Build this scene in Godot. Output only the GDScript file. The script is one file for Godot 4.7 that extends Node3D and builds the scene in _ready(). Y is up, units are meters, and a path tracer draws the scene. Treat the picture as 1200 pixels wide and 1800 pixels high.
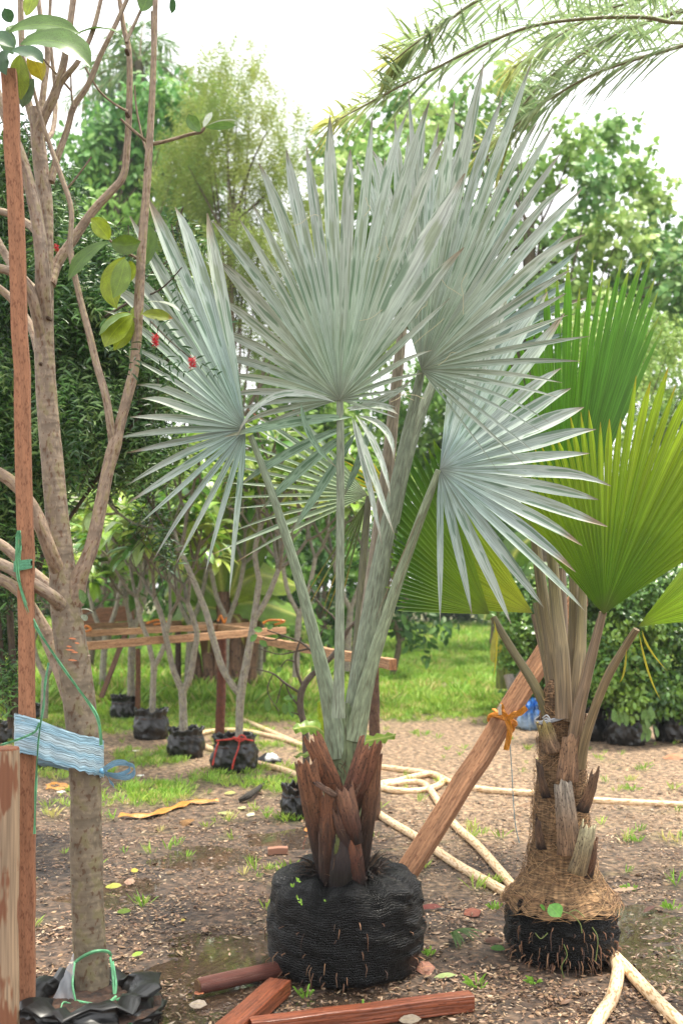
extends Node3D
# A plant nursery under a bright overcast sky. Units are metres, y is up, the camera looks along -z.
const F := 1900.0         # focal length over the picture's width of 1200
const HORIZON := 1040.0
const EYE := 1.45
const DENSE := 6.0
const SKY := 1.12
const FOG := 0.0009
var rng := RandomNumberGenerator.new()
var M := {}
var L := {}               # leaf meshes
var taken := {}
var rough := FastNoiseLite.new()
var fine := FastNoiseLite.new()
var soft := FastNoiseLite.new()


# ---------------------------------------------------------------- mesh collecting
class Buf:
	var v := PackedVector3Array()
	var n := PackedVector3Array()
	var t := PackedVector2Array()
	var c := PackedColorArray()
	var i := PackedInt32Array()
	var w := PackedInt32Array()

	func add(p: Vector3, uv := Vector2.ZERO, col := Color.WHITE) -> int:
		v.append(p)
		t.append(uv)
		c.append(col)
		return v.size() - 1

	func tri(a: int, b: int, d: int) -> void:
		i.append(a)
		i.append(b)
		i.append(d)

	func quad(a: int, b: int, d: int, e: int) -> void:
		tri(a, b, d)
		tri(a, d, e)

	func mesh(m: Material) -> ArrayMesh:
		n.resize(v.size())
		n.fill(Vector3.ZERO)
		for k in range(0, i.size(), 3):
			var a := v[i[k]]
			var f := (v[i[k + 2]] - a).cross(v[i[k + 1]] - a)
			n[i[k]] += f
			n[i[k + 1]] += f
			n[i[k + 2]] += f
		for k in range(0, w.size(), 2):
			var s := n[w[k]] + n[w[k + 1]]
			n[w[k]] = s
			n[w[k + 1]] = s
		for k in n.size():
			n[k] = n[k].normalized() if n[k].length_squared() > 1e-20 else Vector3.UP
		var arr := []
		arr.resize(Mesh.ARRAY_MAX)
		arr[Mesh.ARRAY_VERTEX] = v
		arr[Mesh.ARRAY_NORMAL] = n
		arr[Mesh.ARRAY_TEX_UV] = t
		arr[Mesh.ARRAY_COLOR] = c
		arr[Mesh.ARRAY_INDEX] = i
		var me := ArrayMesh.new()
		me.add_surface_from_arrays(Mesh.PRIMITIVE_TRIANGLES, arr)
		me.surface_set_material(0, m)
		return me


class Scatter:
	var b := PackedFloat32Array()
	var count := 0

	func add(t: Transform3D, col: Color) -> void:
		var s := t.basis
		var o := t.origin
		b.append_array(PackedFloat32Array([s.x.x, s.y.x, s.z.x, o.x, s.x.y, s.y.y, s.z.y, o.y, s.x.z, s.y.z, s.z.z, o.z, col.r, col.g, col.b, 1.0]))
		count += 1


# ---------------------------------------------------------------- places and small sums
func at(px: float, py: float, d: float) -> Vector3:
	return Vector3((px - 600.0) / F * d, EYE - (py - HORIZON) / F * d, -d)


func on_ground(px: float, py: float, h := 0.0) -> Vector3:
	return at(px, py, F * (EYE - h) / (py - HORIZON))


func lin(r: float, g: float, b: float) -> Color:
	return Color(r / 255.0, g / 255.0, b / 255.0).srgb_to_linear()


func vary(c: Color, by: float) -> Color:
	var k := 1.0 + rng.randf_range(-by, by)
	return Color(c.r * k * (1.0 + rng.randf_range(-by, by) * 0.3), c.g * k, c.b * k * (1.0 + rng.randf_range(-by, by) * 0.3))


func frame(y: Vector3, hint: Vector3) -> Basis:
	y = y.normalized()
	var z := hint - y * hint.dot(y)
	if z.length() < 1e-4:
		z = Vector3(0.3, 0.1, 0.9) - y * Vector3(0.3, 0.1, 0.9).dot(y)
	z = z.normalized()
	return Basis(y.cross(z), y, z)


func some_dir() -> Vector3:
	var z := rng.randf_range(-1, 1)
	var a := rng.randf() * TAU
	var r := sqrt(1 - z * z)
	return Vector3(r * cos(a), z, r * sin(a))


func table(t: Array, x: float) -> float:
	if x <= t[0][0]:
		return t[0][1]
	for k in range(1, t.size()):
		if x <= t[k][0]:
			var u: float = (x - t[k - 1][0]) / (t[k][0] - t[k - 1][0])
			return lerpf(t[k - 1][1], t[k][1], u)
	return t[t.size() - 1][1]


func curve(p: Array, per := 5) -> Array:      # Catmull-Rom through points (Vector3) or numbers
	var out := []
	for k in p.size() - 1:
		var a = p[maxi(k - 1, 0)]
		var d = p[mini(k + 2, p.size() - 1)]
		for j in per:
			var u := float(j) / per
			var b = p[k]
			var c = p[k + 1]
			out.append((b * 2.0 + (c - a) * u + (a * 2.0 - b * 5.0 + c * 4.0 - d) * u * u + (b * 3.0 - a - c * 3.0 + d) * u * u * u) * 0.5)
	out.append(p[p.size() - 1])
	return out


# a trace of [px, py, width px] at depth d (or with a fourth number: its own depth) -> [points, radii]
func trace(p: Array, d: float, per := 5) -> Array:
	var pts := []
	var r := []
	for q in p:
		var dd: float = q[3] if q.size() > 3 else d
		pts.append(at(q[0], q[1], dd))
		r.append(q[2] * 0.5 * dd / F)
	return [curve(pts, per), curve(r, per)]


# ---------------------------------------------------------------- shapes
func tube(b: Buf, pts: Array, rad: Array, sides := 10, col := Color.WHITE, cap := true, flat := 1.0, wob := 0.0, tip = null) -> void:
	var tan0: Vector3 = (pts[1] - pts[0]).normalized()
	var x := frame(tan0, Vector3(0.13, 0.2, 1.0)).z
	var along := 0.0
	var first := b.v.size()
	var m := pts.size()
	for k in m:
		var tg: Vector3 = (pts[mini(k + 1, m - 1)] - pts[maxi(k - 1, 0)]).normalized()
		x = (x - tg * x.dot(tg)).normalized()
		var y := tg.cross(x)
		if k > 0:
			along += (pts[k] - pts[k - 1]).length()
		var c: Color = col if tip == null else col.lerp(tip, float(k) / (m - 1))
		for s in sides + 1:
			var a := TAU * s / sides
			var o := x * cos(a) * flat + y * sin(a)
			var r: float = rad[k]
			if wob > 0.0:
				var q: Vector3 = pts[k] + o * r
				r *= 1.0 + wob * rough.get_noise_3d(q.x * 9, q.y * 9, q.z * 9)
			b.add(pts[k] + o * r, Vector2(float(s) / sides, along), c)
		b.w.append(first + k * (sides + 1))
		b.w.append(first + k * (sides + 1) + sides)
		if k > 0:
			for s in sides:
				var p := first + (k - 1) * (sides + 1) + s
				var q := p + sides + 1
				b.quad(p, q, q + 1, p + 1)
	if cap:
		for e in 2:
			var row := first + (m - 1) * (sides + 1) * e
			var mid := b.add(pts[(m - 1) * e], Vector2(0.5, along * e), b.c[row])
			var ring := b.v.size()
			for s in sides + 1:
				b.add(b.v[row + s], b.t[row + s], b.c[row + s])
			for s in sides:
				if e == 0:
					b.tri(mid, ring + s, ring + s + 1)
				else:
					b.tri(mid, ring + s + 1, ring + s)


# a grid of points fn(u, v), u and v in 0..1; th > 0 makes a closed sheet of that thickness
func sheet(b: Buf, nu: int, nv: int, fn: Callable, colour: Callable, th := 0.0, uvs := Vector2.ONE) -> void:
	var p := []
	for j in nv + 1:
		for k in nu + 1:
			p.append(fn.call(float(k) / nu, float(j) / nv))
	var row := nu + 1
	var nn := []
	if th > 0.0:
		for j in nv + 1:
			for k in nu + 1:
				var du: Vector3 = p[j * row + mini(k + 1, nu)] - p[j * row + maxi(k - 1, 0)]
				var dv: Vector3 = p[mini(j + 1, nv) * row + k] - p[maxi(j - 1, 0) * row + k]
				nn.append(du.cross(dv).normalized())
	var base := [0, 0]
	for layer in (2 if th > 0.0 else 1):
		base[layer] = b.v.size()
		for j in nv + 1:
			for k in nu + 1:
				var q: Vector3 = p[j * row + k]
				if th > 0.0:
					q += nn[j * row + k] * th * (0.5 - layer)
				b.add(q, Vector2(float(k) / nu, float(j) / nv) * uvs, colour.call(float(k) / nu, float(j) / nv))
		for j in nv:
			for k in nu:
				var a: int = base[layer] + j * row + k
				if layer == 0:
					b.quad(a, a + row, a + row + 1, a + 1)
				else:
					b.quad(a, a + 1, a + row + 1, a + row)
	if th > 0.0:
		var rim := []
		for k in nu:
			rim.append([k, k + 1])
		for j in nv:
			rim.append([j * row + nu, (j + 1) * row + nu])
		for k in range(nu, 0, -1):
			rim.append([nv * row + k, nv * row + k - 1])
		for j in range(nv, 0, -1):
			rim.append([j * row, (j - 1) * row])
		for e in rim:
			b.quad(base[0] + e[0], base[0] + e[1], base[1] + e[1], base[1] + e[0])


func lathe(b: Buf, o: Vector3, prof: Array, sides: int, fn: Callable, col: Callable) -> void:
	var first := b.v.size()
	var row := sides + 1
	for k in prof.size():
		for s in row:
			var a := TAU * (s % sides) / sides
			var q: Vector3 = fn.call(a, prof[k][0], prof[k][1], float(k) / (prof.size() - 1))
			b.add(o + q, Vector2(float(s) / sides, prof[k][1] if prof[k].size() < 3 else prof[k][2]), col.call(a, float(k) / (prof.size() - 1)))
		b.w.append(first + k * row)
		b.w.append(first + k * row + sides)
		if k > 0:
			for s in sides:
				var p := first + (k - 1) * row + s
				b.quad(p, p + 1, p + row + 1, p + row)


# sawn timber from a to c, w wide and h high, with chamfered edges
func beam(b: Buf, a: Vector3, c: Vector3, w: float, h: float, up: Vector3, col: Color, cut := Color(0, 0, 0, 0), sweep := Vector3.ZERO) -> void:
	var d := (c - a).normalized()
	var f := frame(d, up)
	var x := f.x
	var z := f.z
	var q := minf(w, h) * 0.06
	var o := []
	for s in [[-1, 1], [1, 1], [1, -1], [-1, -1]]:
		var k: Vector3 = x * s[0] * w * 0.5 + z * s[1] * h * 0.5
		var e0: Vector3 = -x * s[0] * q
		var e1: Vector3 = -z * s[1] * q
		o.append(k + e0)
		o.append(k + e1)
	# order the eight corners by angle
	o.sort_custom(func(p, r): return atan2(p.dot(z), p.dot(x)) < atan2(r.dot(z), r.dot(x)))
	var len := (c - a).length()
	var rows := maxi(4, int(len / 0.12))
	var ends := [[], []]
	for s in 8:
		var p0: Vector3 = o[s]
		var p1: Vector3 = o[(s + 1) % 8]
		var last := [-1, -1]
		var u0 := float(s) * 0.31
		for k in rows + 1:
			var t := float(k) / rows
			var base := a.lerp(c, t) + sweep * 4.0 * t * (1.0 - t)
			var bow := (x * rough.get_noise_2d(t * 40 + a.x * 50, a.y * 30) + z * rough.get_noise_2d(t * 40, a.x * 40 + 9)) * 0.006
			var i0 := b.add(base + bow + p0, Vector2(u0, t * len), col)
			var i1 := b.add(base + bow + p1, Vector2(u0 + (p1 - p0).length(), t * len), col)
			if k > 0:
				b.quad(last[0], last[1], i1, i0)
			last = [i0, i1]
			if k == 0:
				ends[0].append(base + bow + p0)
			if k == rows:
				ends[1].append(base + bow + p0)
	var cc := cut if cut.a > 0 else col * 0.9
	for e in 2:
		var ring := []
		for p in ends[e]:
			var rel: Vector3 = p - (a if e == 0 else c)
			ring.append(b.add(p, Vector2(rel.dot(x), rel.dot(z)) + Vector2(0.3, 0.7), cc))
		for s in range(1, 7):
			if e == 1:
				b.tri(ring[0], ring[s], ring[s + 1])
			else:
				b.tri(ring[0], ring[s + 1], ring[s])


# a leaf along a curved midrib: base, tip, width, which way the face looks, how far the middle arches
func leaf(b: Buf, p0: Vector3, p1: Vector3, w: float, face: Vector3, arch: Vector3, fold := 0.25, col := Color.WHITE, rows := 8, peak := 0.45, tip = null, ripple := 0.0) -> void:
	var d := p1 - p0
	var last := []
	var ph := p0.x * 31.0 + p1.y * 17.0
	for k in rows + 1:
		var t := float(k) / rows
		var q := p0 + d * t + arch * (4 * t * (1 - t))
		var tg := (d + arch * (4 - 8 * t)).normalized()
		var f := frame(tg, face)
		var pw := pow(t / peak, 0.75) if t < peak else pow(maxf(0, 1 - pow((t - peak) / (1 - peak), 1.5)), 1.15)
		var hw := maxf(w * 0.5 * sin(minf(1.0, pw) * PI / 2), w * 0.012)
		var c: Color = col if tip == null else col.lerp(tip, smoothstep(0.82, 1.0, t))
		var row := []
		for s in [-1.0, -0.5, 0.0, 0.5, 1.0]:
			var z := hw * fold * absf(s) + ripple * w * sin(t * 17 + ph + s * 2) * absf(s)
			row.append(b.add(q + f.x * hw * s + f.z * z, Vector2(0.5 + 0.5 * s, t), c))
		if k > 0:
			for s in 4:
				b.quad(last[s], last[s + 1], row[s + 1], row[s])
		last = row


func little_leaf(len: float, w: float, fold: float, droop: float, rows: int, peak: float, m: Material, tone := Color.WHITE) -> ArrayMesh:
	var b := Buf.new()
	var last := []
	for k in rows + 1:
		var t := float(k) / rows
		var pw := pow(t / peak, 0.75) if t < peak else pow(maxf(0, 1 - pow((t - peak) / (1 - peak), 1.5)), 0.9)
		var hw := maxf(w * 0.5 * sin(minf(1.0, pw) * PI / 2), w * 0.02)
		var q := Vector3(0, len * t, -droop * len * t * t)
		var row := []
		for s in [-1.0, 0.0, 1.0]:
			row.append(b.add(q + Vector3(hw * s, 0, hw * fold * absf(s)), Vector2(0.5 + 0.5 * s, t), tone))
		if k > 0:
			for s in 2:
				b.quad(last[s], last[s + 1], row[s + 1], row[s])
		last = row
	return b.mesh(m)


# ---------------------------------------------------------------- things, parts, labels
func numbered(called: String) -> String:
	taken[called] = taken.get(called, -1) + 1
	return called if taken[called] == 0 else "%s_%03d" % [called, taken[called]]


func tag(o: Node3D, label := "", category := "", group := "", kind := "") -> Node3D:
	if label:
		o.set_meta("label", label)
	if category:
		o.set_meta("category", category)
	if group:
		o.set_meta("group", group)
	if kind:
		o.set_meta("kind", kind)
	return o


func thing(called: String, label: String, category: String, where := Vector3.ZERO, group := "") -> Node3D:
	var o := Node3D.new()
	o.name = numbered(called)
	add_child(o)
	o.position = where
	tag(o, label, category, group)
	return o


func piece(called: String, me: Mesh, parent: Node3D, t := Transform3D()) -> MeshInstance3D:
	var o := MeshInstance3D.new()
	o.name = called
	o.mesh = me
	parent.add_child(o, true)
	o.transform = t
	return o


# a part whose mesh is in world coordinates, under a thing or under a part
func part(called: String, b: Buf, m: Material, parent: Node3D) -> MeshInstance3D:
	var o := piece(called, b.mesh(m), parent)
	if parent.get_parent() == self:
		o.position = -parent.position
	return o


# a thing that is one mesh
func solo(called: String, b: Buf, m: Material, label := "", category := "", group := "", kind := "") -> MeshInstance3D:
	var o := MeshInstance3D.new()
	o.name = numbered(called)
	o.mesh = b.mesh(m)
	add_child(o)
	tag(o, label, category, group, kind)
	return o


func many(called: String, s: Scatter, me: Mesh, parent: Node3D) -> MultiMeshInstance3D:
	var mm := MultiMesh.new()
	mm.transform_format = MultiMesh.TRANSFORM_3D
	mm.use_colors = true
	mm.mesh = me
	mm.instance_count = s.count
	mm.buffer = s.b
	var o := MultiMeshInstance3D.new()
	o.name = called if parent != self else numbered(called)
	o.multimesh = mm
	parent.add_child(o, true)
	if parent.get_parent() == self:
		o.position = -parent.position
	o.set_meta("kind", "stuff")
	return o


# ---------------------------------------------------------------- textures and materials
func grey(w: int, h: int, freq: float, oct: int, sd: int, fw := 0, fh := 0, type := FastNoiseLite.TYPE_SIMPLEX_SMOOTH) -> PackedByteArray:
	var n := FastNoiseLite.new()
	n.noise_type = type
	n.seed = sd
	n.frequency = freq
	n.fractal_octaves = oct
	var im := n.get_seamless_image(w, h)
	im.convert(Image.FORMAT_L8)
	if fw > 0:
		im.resize(fw, fh, Image.INTERPOLATE_CUBIC)
	return im.get_data()


func tex(w: int, h: int, fn: Callable) -> ImageTexture:      # fn(index, u, v) -> Color in sRGB
	var d := PackedByteArray()
	d.resize(w * h * 3)
	for y in h:
		for x in w:
			var k := y * w + x
			var c: Color = fn.call(k, float(x) / w, float(y) / h)
			d[k * 3] = clampi(int(c.r * 255), 0, 255)
			d[k * 3 + 1] = clampi(int(c.g * 255), 0, 255)
			d[k * 3 + 2] = clampi(int(c.b * 255), 0, 255)
	return ImageTexture.create_from_image(Image.create_from_data(w, h, false, Image.FORMAT_RGB8, d))


func grey_tex(w: int, h: int, d: PackedByteArray) -> ImageTexture:
	return ImageTexture.create_from_image(Image.create_from_data(w, h, false, Image.FORMAT_L8, d))


func mat(called: String, roughness: float, albedo: Texture2D = null, scale := Vector2.ONE, bump: Texture2D = null, cm := 0.0, back := 0.0, spec := 0.5) -> StandardMaterial3D:
	var m := StandardMaterial3D.new()
	m.resource_name = called
	m.vertex_color_use_as_albedo = true
	m.roughness = roughness
	m.metallic_specular = spec
	m.cull_mode = BaseMaterial3D.CULL_DISABLED
	m.uv1_scale = Vector3(scale.x, scale.y, 1)
	if albedo:
		m.albedo_texture = albedo
	if bump:
		m.heightmap_enabled = true
		m.heightmap_texture = bump
		m.heightmap_scale = cm
	if back > 0.0:
		m.backlight_enabled = true
		m.backlight = Color(1, 1, 1) * back
	M[called] = m
	return m


func greyc(x: float) -> Color:
	return Color(x, x, x)


func make_materials() -> void:
	var a := grey(256, 256, 0.02, 4, 1)
	var rings := grey(32, 256, 0.05, 3, 2, 256, 256)
	var spots := grey(256, 256, 0.045, 3, 3)
	var bark := tex(256, 256, func(k, _u, _v):
		var r := rings[k] / 255.0
		var s := spots[k] / 255.0
		var g := a[k] / 255.0
		var c := Color(1, 1, 1) * (0.76 + 0.3 * (g - 0.4) + 0.16 * (r - 0.5))
		c = c.lerp(Color(0.75, 0.78, 0.66), 0.7 * smoothstep(0.55, 0.75, g))
		c = c.lerp(Color(0.56, 0.44, 0.37), 0.65 * smoothstep(0.7, 0.8, s))
		return c.lerp(Color(0.93, 0.93, 0.9), 0.6 * smoothstep(0.3, 0.22, s)))
	mat("bark", 0.8, bark, Vector2(1, 2.2), grey_tex(256, 256, rings), 0.22)
	mat("limb", 0.85, bark, Vector2(1, 3.0), grey_tex(256, 256, a), 0.6)
	var grain := grey(256, 24, 0.07, 4, 5, 256, 256)
	var fleck0 := grey(256, 128, 0.12, 3, 16, 256, 256)
	var knots := grey(256, 128, 0.02, 3, 6, 256, 256)
	var wood := tex(256, 256, func(k, _u, _v):
		var g := grain[k] / 255.0
		var s := knots[k] / 255.0
		var c := Color(1, 1, 1) * (0.84 + 0.26 * (g - 0.5) + 0.2 * (s - 0.5))
		c = c.lerp(Color(0.5, 0.42, 0.38), 0.4 * smoothstep(0.6, 0.8, fleck0[k] / 255.0))
		return c.lerp(Color(0.5, 0.42, 0.38), 0.5 * smoothstep(0.68, 0.84, spots[k] / 255.0)))
	mat("timber", 0.8, wood, Vector2(5, 1.6), grey_tex(256, 256, grain), 0.25)
	mat("wet_timber", 0.38, wood, Vector2(5, 1.6), grey_tex(256, 256, grain), 0.2)
	var sawn := tex(256, 256, func(k, _u, _v):
		var c := Color(1, 1, 1) * (0.88 + 0.12 * (grain[k] / 255.0 - 0.5) + 0.14 * (knots[k] / 255.0 - 0.5))
		c = c.lerp(Color(0.42, 0.33, 0.3), 0.28 * smoothstep(0.56, 0.8, fleck0[k] / 255.0))
		return c.lerp(Color(0.5, 0.4, 0.36), 0.4 * smoothstep(0.62, 0.8, spots[k] / 255.0)))
	mat("rough_sawn", 0.85, sawn, Vector2(6, 2.5), grey_tex(256, 256, fleck0), 0.06)
	# silver fans: lengthwise lines, smeared dirt
	var lines := grey(256, 16, 0.11, 3, 7, 256, 256)
	var smear := grey(128, 64, 0.03, 4, 8, 256, 256)
	var silver := tex(256, 256, func(k, _u, _v):
		var c := Color(1, 1, 1) * (0.87 + 0.3 * (lines[k] / 255.0 - 0.5) + 0.24 * (smear[k] / 255.0 - 0.5))
		c = c.lerp(Color(0.62, 0.66, 0.52), 0.5 * smoothstep(0.3, 0.15, smear[k] / 255.0))
		return c.lerp(Color(0.50, 0.58, 0.50), 0.8 * smoothstep(0.6, 0.76, smear[k] / 255.0)))
	mat("silver_leaf", 0.5, silver, Vector2(0.5, 1.7), grey_tex(256, 256, lines), 0.05, 0.42, 0.4)
	var greenish := tex(256, 256, func(k, _u, _v):
		return Color(1, 1, 1) * (0.86 + 0.4 * (lines[k] / 255.0 - 0.5) + 0.16 * (smear[k] / 255.0 - 0.5)))
	mat("fan_leaf", 0.42, greenish, Vector2(0.6, 1.5), grey_tex(256, 256, lines), 0.06, 1.1, 0.45)
	# petioles: pale wax, brown flecks
	var fleck := grey(256, 96, 0.07, 5, 9, 256, 512)
	var stalk := tex(256, 512, func(k, _u, _v):
		var c := Color(0.95, 0.97, 0.95) * (0.85 + 0.3 * (a[k % 65536] / 255.0 - 0.5))
		return c.lerp(Color(0.40, 0.32, 0.27), 0.5 * smoothstep(0.56, 0.78, fleck[k] / 255.0)))
	mat("stalk", 0.6, stalk, Vector2(2, 1.3))
	var plain_stalk := tex(256, 256, func(k, _u, _v):
		return Color(1, 1, 1) * (0.75 + 0.5 * (lines[k] / 255.0 - 0.5) + 0.25 * (smear[k] / 255.0 - 0.5)))
	mat("smooth_stalk", 0.55, plain_stalk, Vector2(2, 2))
	# dry leaf bases: lengthwise fibre
	var husk := tex(256, 256, func(k, _u, _v):
		var c := Color(1, 1, 1) * (0.84 + 0.5 * (lines[k] / 255.0 - 0.5) + 0.4 * (smear[k] / 255.0 - 0.5))
		return c.lerp(Color(0.3, 0.21, 0.17), 0.7 * smoothstep(0.66, 0.8, spots[k] / 255.0)))
	mat("husk", 0.6, husk, Vector2(1, 1.4), grey_tex(256, 256, lines), 0.3)
	# woven fibre round the trunk
	var cross := grey(48, 256, 0.08, 4, 10, 256, 256)
	var weave := tex(256, 256, func(k, _u, _v):
		return Color(1, 1, 1) * (0.7 + 0.6 * (cross[k] / 255.0 - 0.5) + 0.4 * (grain[k] / 255.0 - 0.5)))
	mat("fibre", 0.95, weave, Vector2(3, 5), grey_tex(256, 256, cross), 0.5)
	# knitted shade net, rows of upright stitches
	var net := PackedByteArray()
	net.resize(512 * 512)
	var jig := grey(256, 256, 0.06, 3, 11, 512, 512)
	for y in 512:
		for x in 512:
			var j := jig[y * 512 + x] / 255.0
			var yy := y + (j - 0.5) * 14
			var rowv := absf(sin(yy * PI / 16.0))
			var st := absf(sin((x + (int(yy / 16.0) % 2) * 4.0 + j * 10) * PI / 8.0))
			net[y * 512 + x] = clampi(int(255 * (0.15 + 0.85 * pow(rowv, 0.6) * (0.25 + 0.75 * st)) * (0.6 + 0.5 * j)), 0, 255)
	var neta := tex(512, 512, func(k, _u, _v): return Color(1, 1, 1) * (0.55 + 0.45 * net[k] / 255.0))
	mat("shade_net", 0.36, neta, Vector2(4, 2.6), grey_tex(512, 512, net), 0.6, 0.0, 0.36)
	mat("plastic", 0.38, null, Vector2.ONE, grey_tex(256, 256, a), 0.3, 0.0, 0.55)
	# ribbon: crinkled translucent film
	var crease := grey(20, 256, 0.09, 4, 12, 256, 256)
	var film := tex(256, 256, func(k, _u, _v): return Color(1, 1, 1) * (0.84 + 0.4 * (crease[k] / 255.0 - 0.5)))
	mat("ribbon", 0.35, film, Vector2(1.4, 1), grey_tex(256, 256, crease), 0.4, 0.5)
	# broad leaf: midrib and side veins
	var vein := tex(128, 256, func(k, u, v):
		var mid := smoothstep(0.035, 0.012, absf(u - 0.5))
		var side := smoothstep(0.82, 0.98, cos((v * 13.0 - absf(u - 0.5) * 5.0) * TAU))
		var c := Color(1, 1, 1) * (0.82 + 0.3 * (a[k % 65536] / 255.0 - 0.5))
		c = c.lerp(Color(1, 1, 0.82), maxf(mid * 0.7, side * 0.22))
		return c.lerp(Color(0.55, 0.35, 0.2), 0.7 * smoothstep(0.7, 0.78, spots[(k * 7) % 65536] / 255.0)))
	mat("broad_leaf", 0.4, vein, Vector2.ONE, null, 0.0, 0.75, 0.5)
	mat("waxy_leaf", 0.3, vein, Vector2.ONE, null, 0.0, 0.75, 0.5)
	mat("foliage", 0.5, null, Vector2.ONE, null, 0.0, 0.8, 0.4)
	mat("glossy_foliage", 0.32, null, Vector2.ONE, null, 0.0, 0.55, 0.5)
	mat("grass_blade", 0.55, null, Vector2.ONE, null, 0.0, 0.8, 0.4)
	mat("chip", 0.4, null, Vector2.ONE, null, 0.0, 0.0, 0.4)
	mat("dry_leaf", 0.65, vein, Vector2.ONE, null, 0.0, 0.3, 0.4)
	mat("petal", 0.5, null, Vector2.ONE, null, 0.0, 0.6, 0.4)
	var peeled := tex(256, 256, func(k, _u, _v):
		var c := Color(1, 1, 1) * (0.86 + 0.3 * (lines[k] / 255.0 - 0.5))
		return c.lerp(Color(0.66, 0.44, 0.34), 0.75 * smoothstep(0.5, 0.62, smear[k] / 255.0)))
	mat("peeled_log", 0.7, peeled, Vector2(1, 1.3), grey_tex(256, 256, lines), 0.15)
	var muddy := tex(256, 256, func(k, _u, _v): return Color(1, 1, 1).lerp(Color(0.72, 0.62, 0.5), 0.75 * smoothstep(0.5, 0.75, spots[k] / 255.0) + 0.2 * a[k] / 255.0))
	mat("hose", 0.42, muddy, Vector2(1, 1.5))
	mat("plain", 0.7)
	mat("glossy", 0.35)
	# soil
	var g1 := grey(512, 512, 0.03, 5, 13)
	var g2 := grey(512, 512, 0.09, 4, 14, 0, 0, FastNoiseLite.TYPE_CELLULAR)
	var soil := tex(512, 512, func(k, _u, _v):
		var c := Color(1, 1, 1) * (0.66 + 0.75 * (g1[k] / 255.0 - 0.5) + 0.3 * (g2[k] / 255.0 - 0.5))
		return c.lerp(Color(0.95, 0.84, 0.72), 0.35 * smoothstep(0.55, 0.75, g2[k] / 255.0)))
	var ground := mat("soil", 0.85, soil, Vector2.ONE, grey_tex(512, 512, g1), 1.6)
	ground.uv1_triplanar = true
	ground.uv1_world_triplanar = true
	ground.uv1_scale = Vector3(0.9, 0.9, 0.9)
	var water := StandardMaterial3D.new()
	water.resource_name = "water"
	water.albedo_color = Color(0.3, 0.24, 0.18, 0.35)
	water.transparency = BaseMaterial3D.TRANSPARENCY_ALPHA
	water.roughness = 0.04
	water.metallic_specular = 0.6
	M["water"] = water
	var clear := StandardMaterial3D.new()
	clear.resource_name = "clear_film"
	clear.albedo_color = Color(0.93, 0.95, 0.97, 0.3)
	clear.transparency = BaseMaterial3D.TRANSPARENCY_ALPHA
	clear.roughness = 0.3
	clear.cull_mode = BaseMaterial3D.CULL_DISABLED
	M["clear_film"] = clear


func make_leaf_meshes() -> void:
	L.round = little_leaf(1.0, 0.85, 0.2, 0.25, 4, 0.4, M.foliage)
	L.oval = little_leaf(1.0, 0.45, 0.25, 0.2, 3, 0.5, M.foliage)
	L.narrow = little_leaf(1.0, 0.22, 0.2, 0.35, 3, 0.45, M.foliage)
	L.gloss = little_leaf(1.0, 0.5, 0.25, 0.2, 3, 0.5, M.glossy_foliage)
	L.plumeria = []
	for c in [lin(130, 180, 60), lin(156, 200, 74), lin(200, 226, 110), lin(96, 150, 64), lin(176, 208, 126)]:
		var b := Buf.new()
		leaf(b, Vector3.ZERO, Vector3(0, 0.27, -0.05), 0.088, Vector3(0, 0, 1), Vector3(0, 0, 0.03), 0.3, c, 6, 0.6)
		L.plumeria.append(b.mesh(M.waxy_leaf))
	# a hanging spray of narrow leaves
	var s := Buf.new()
	rng.seed = 5
	for k in 16:
		var y := -0.02 - 0.27 * k / 16.0
		var a := k * 2.4
		var o := Vector3(0.02 * sin(y * 9), y, 0)
		var dir := Vector3(cos(a), -0.9 + rng.randf() * 0.8, sin(a)).normalized() * rng.randf_range(0.055, 0.085)
		leaf(s, o, o + dir, 0.014, Vector3(cos(a + 1.2), 0.6, sin(a + 1.2)), Vector3(0, 0.006, 0), 0.3, vary(Color.WHITE, 0.25), 3, 0.45)
	L.spray = s.mesh(M.glossy_foliage)
	var tw := Buf.new()
	for k in 22:
		var y := -0.05 - 0.95 * k / 22.0
		var a := k * 2.4
		var o := Vector3(0.05 * sin(y * 4), y, 0)
		var dir := Vector3(cos(a), -0.7 + rng.randf() * 0.6, sin(a)).normalized() * rng.randf_range(0.22, 0.34)
		leaf(tw, o, o + dir, 0.05, Vector3(cos(a + 1.2), 0.6, sin(a + 1.2)), Vector3(0, 0.02, 0), 0.3, vary(Color.WHITE, 0.25), 2, 0.45)
	L.feather = tw.mesh(M.foliage)
	var g := Buf.new()
	for k in 8:
		var a := rng.randf() * TAU
		var o := Vector3(cos(a), 0, sin(a)) * rng.randf() * 0.25
		var lean := Vector3(cos(a + 0.5), 0, sin(a + 0.5)) * rng.randf_range(0.1, 0.6)
		leaf(g, o, o + Vector3(0, rng.randf_range(0.5, 1.0), 0) + lean, 0.07, Vector3(cos(a), 0.2, sin(a)), Vector3(0, 0.06, 0), 0.3, vary(Color.WHITE, 0.2), 3, 0.3)
	L.tuft = g.mesh(M.grass_blade)
	L.chip = []
	for k in 4:
		var c := Buf.new()
		leaf(c, Vector3(0, 0, -0.5), Vector3(rng.randf_range(-0.2, 0.2), rng.randf() * 0.1, 0.5), [0.28, 0.5, 0.16, 0.36][k], Vector3.UP, Vector3(rng.randf_range(-0.12, 0.12), rng.randf_range(0.05, 0.16), 0), -0.5, Color.WHITE, 3, 0.5)
		L.chip.append(c.mesh(M.chip))


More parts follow.
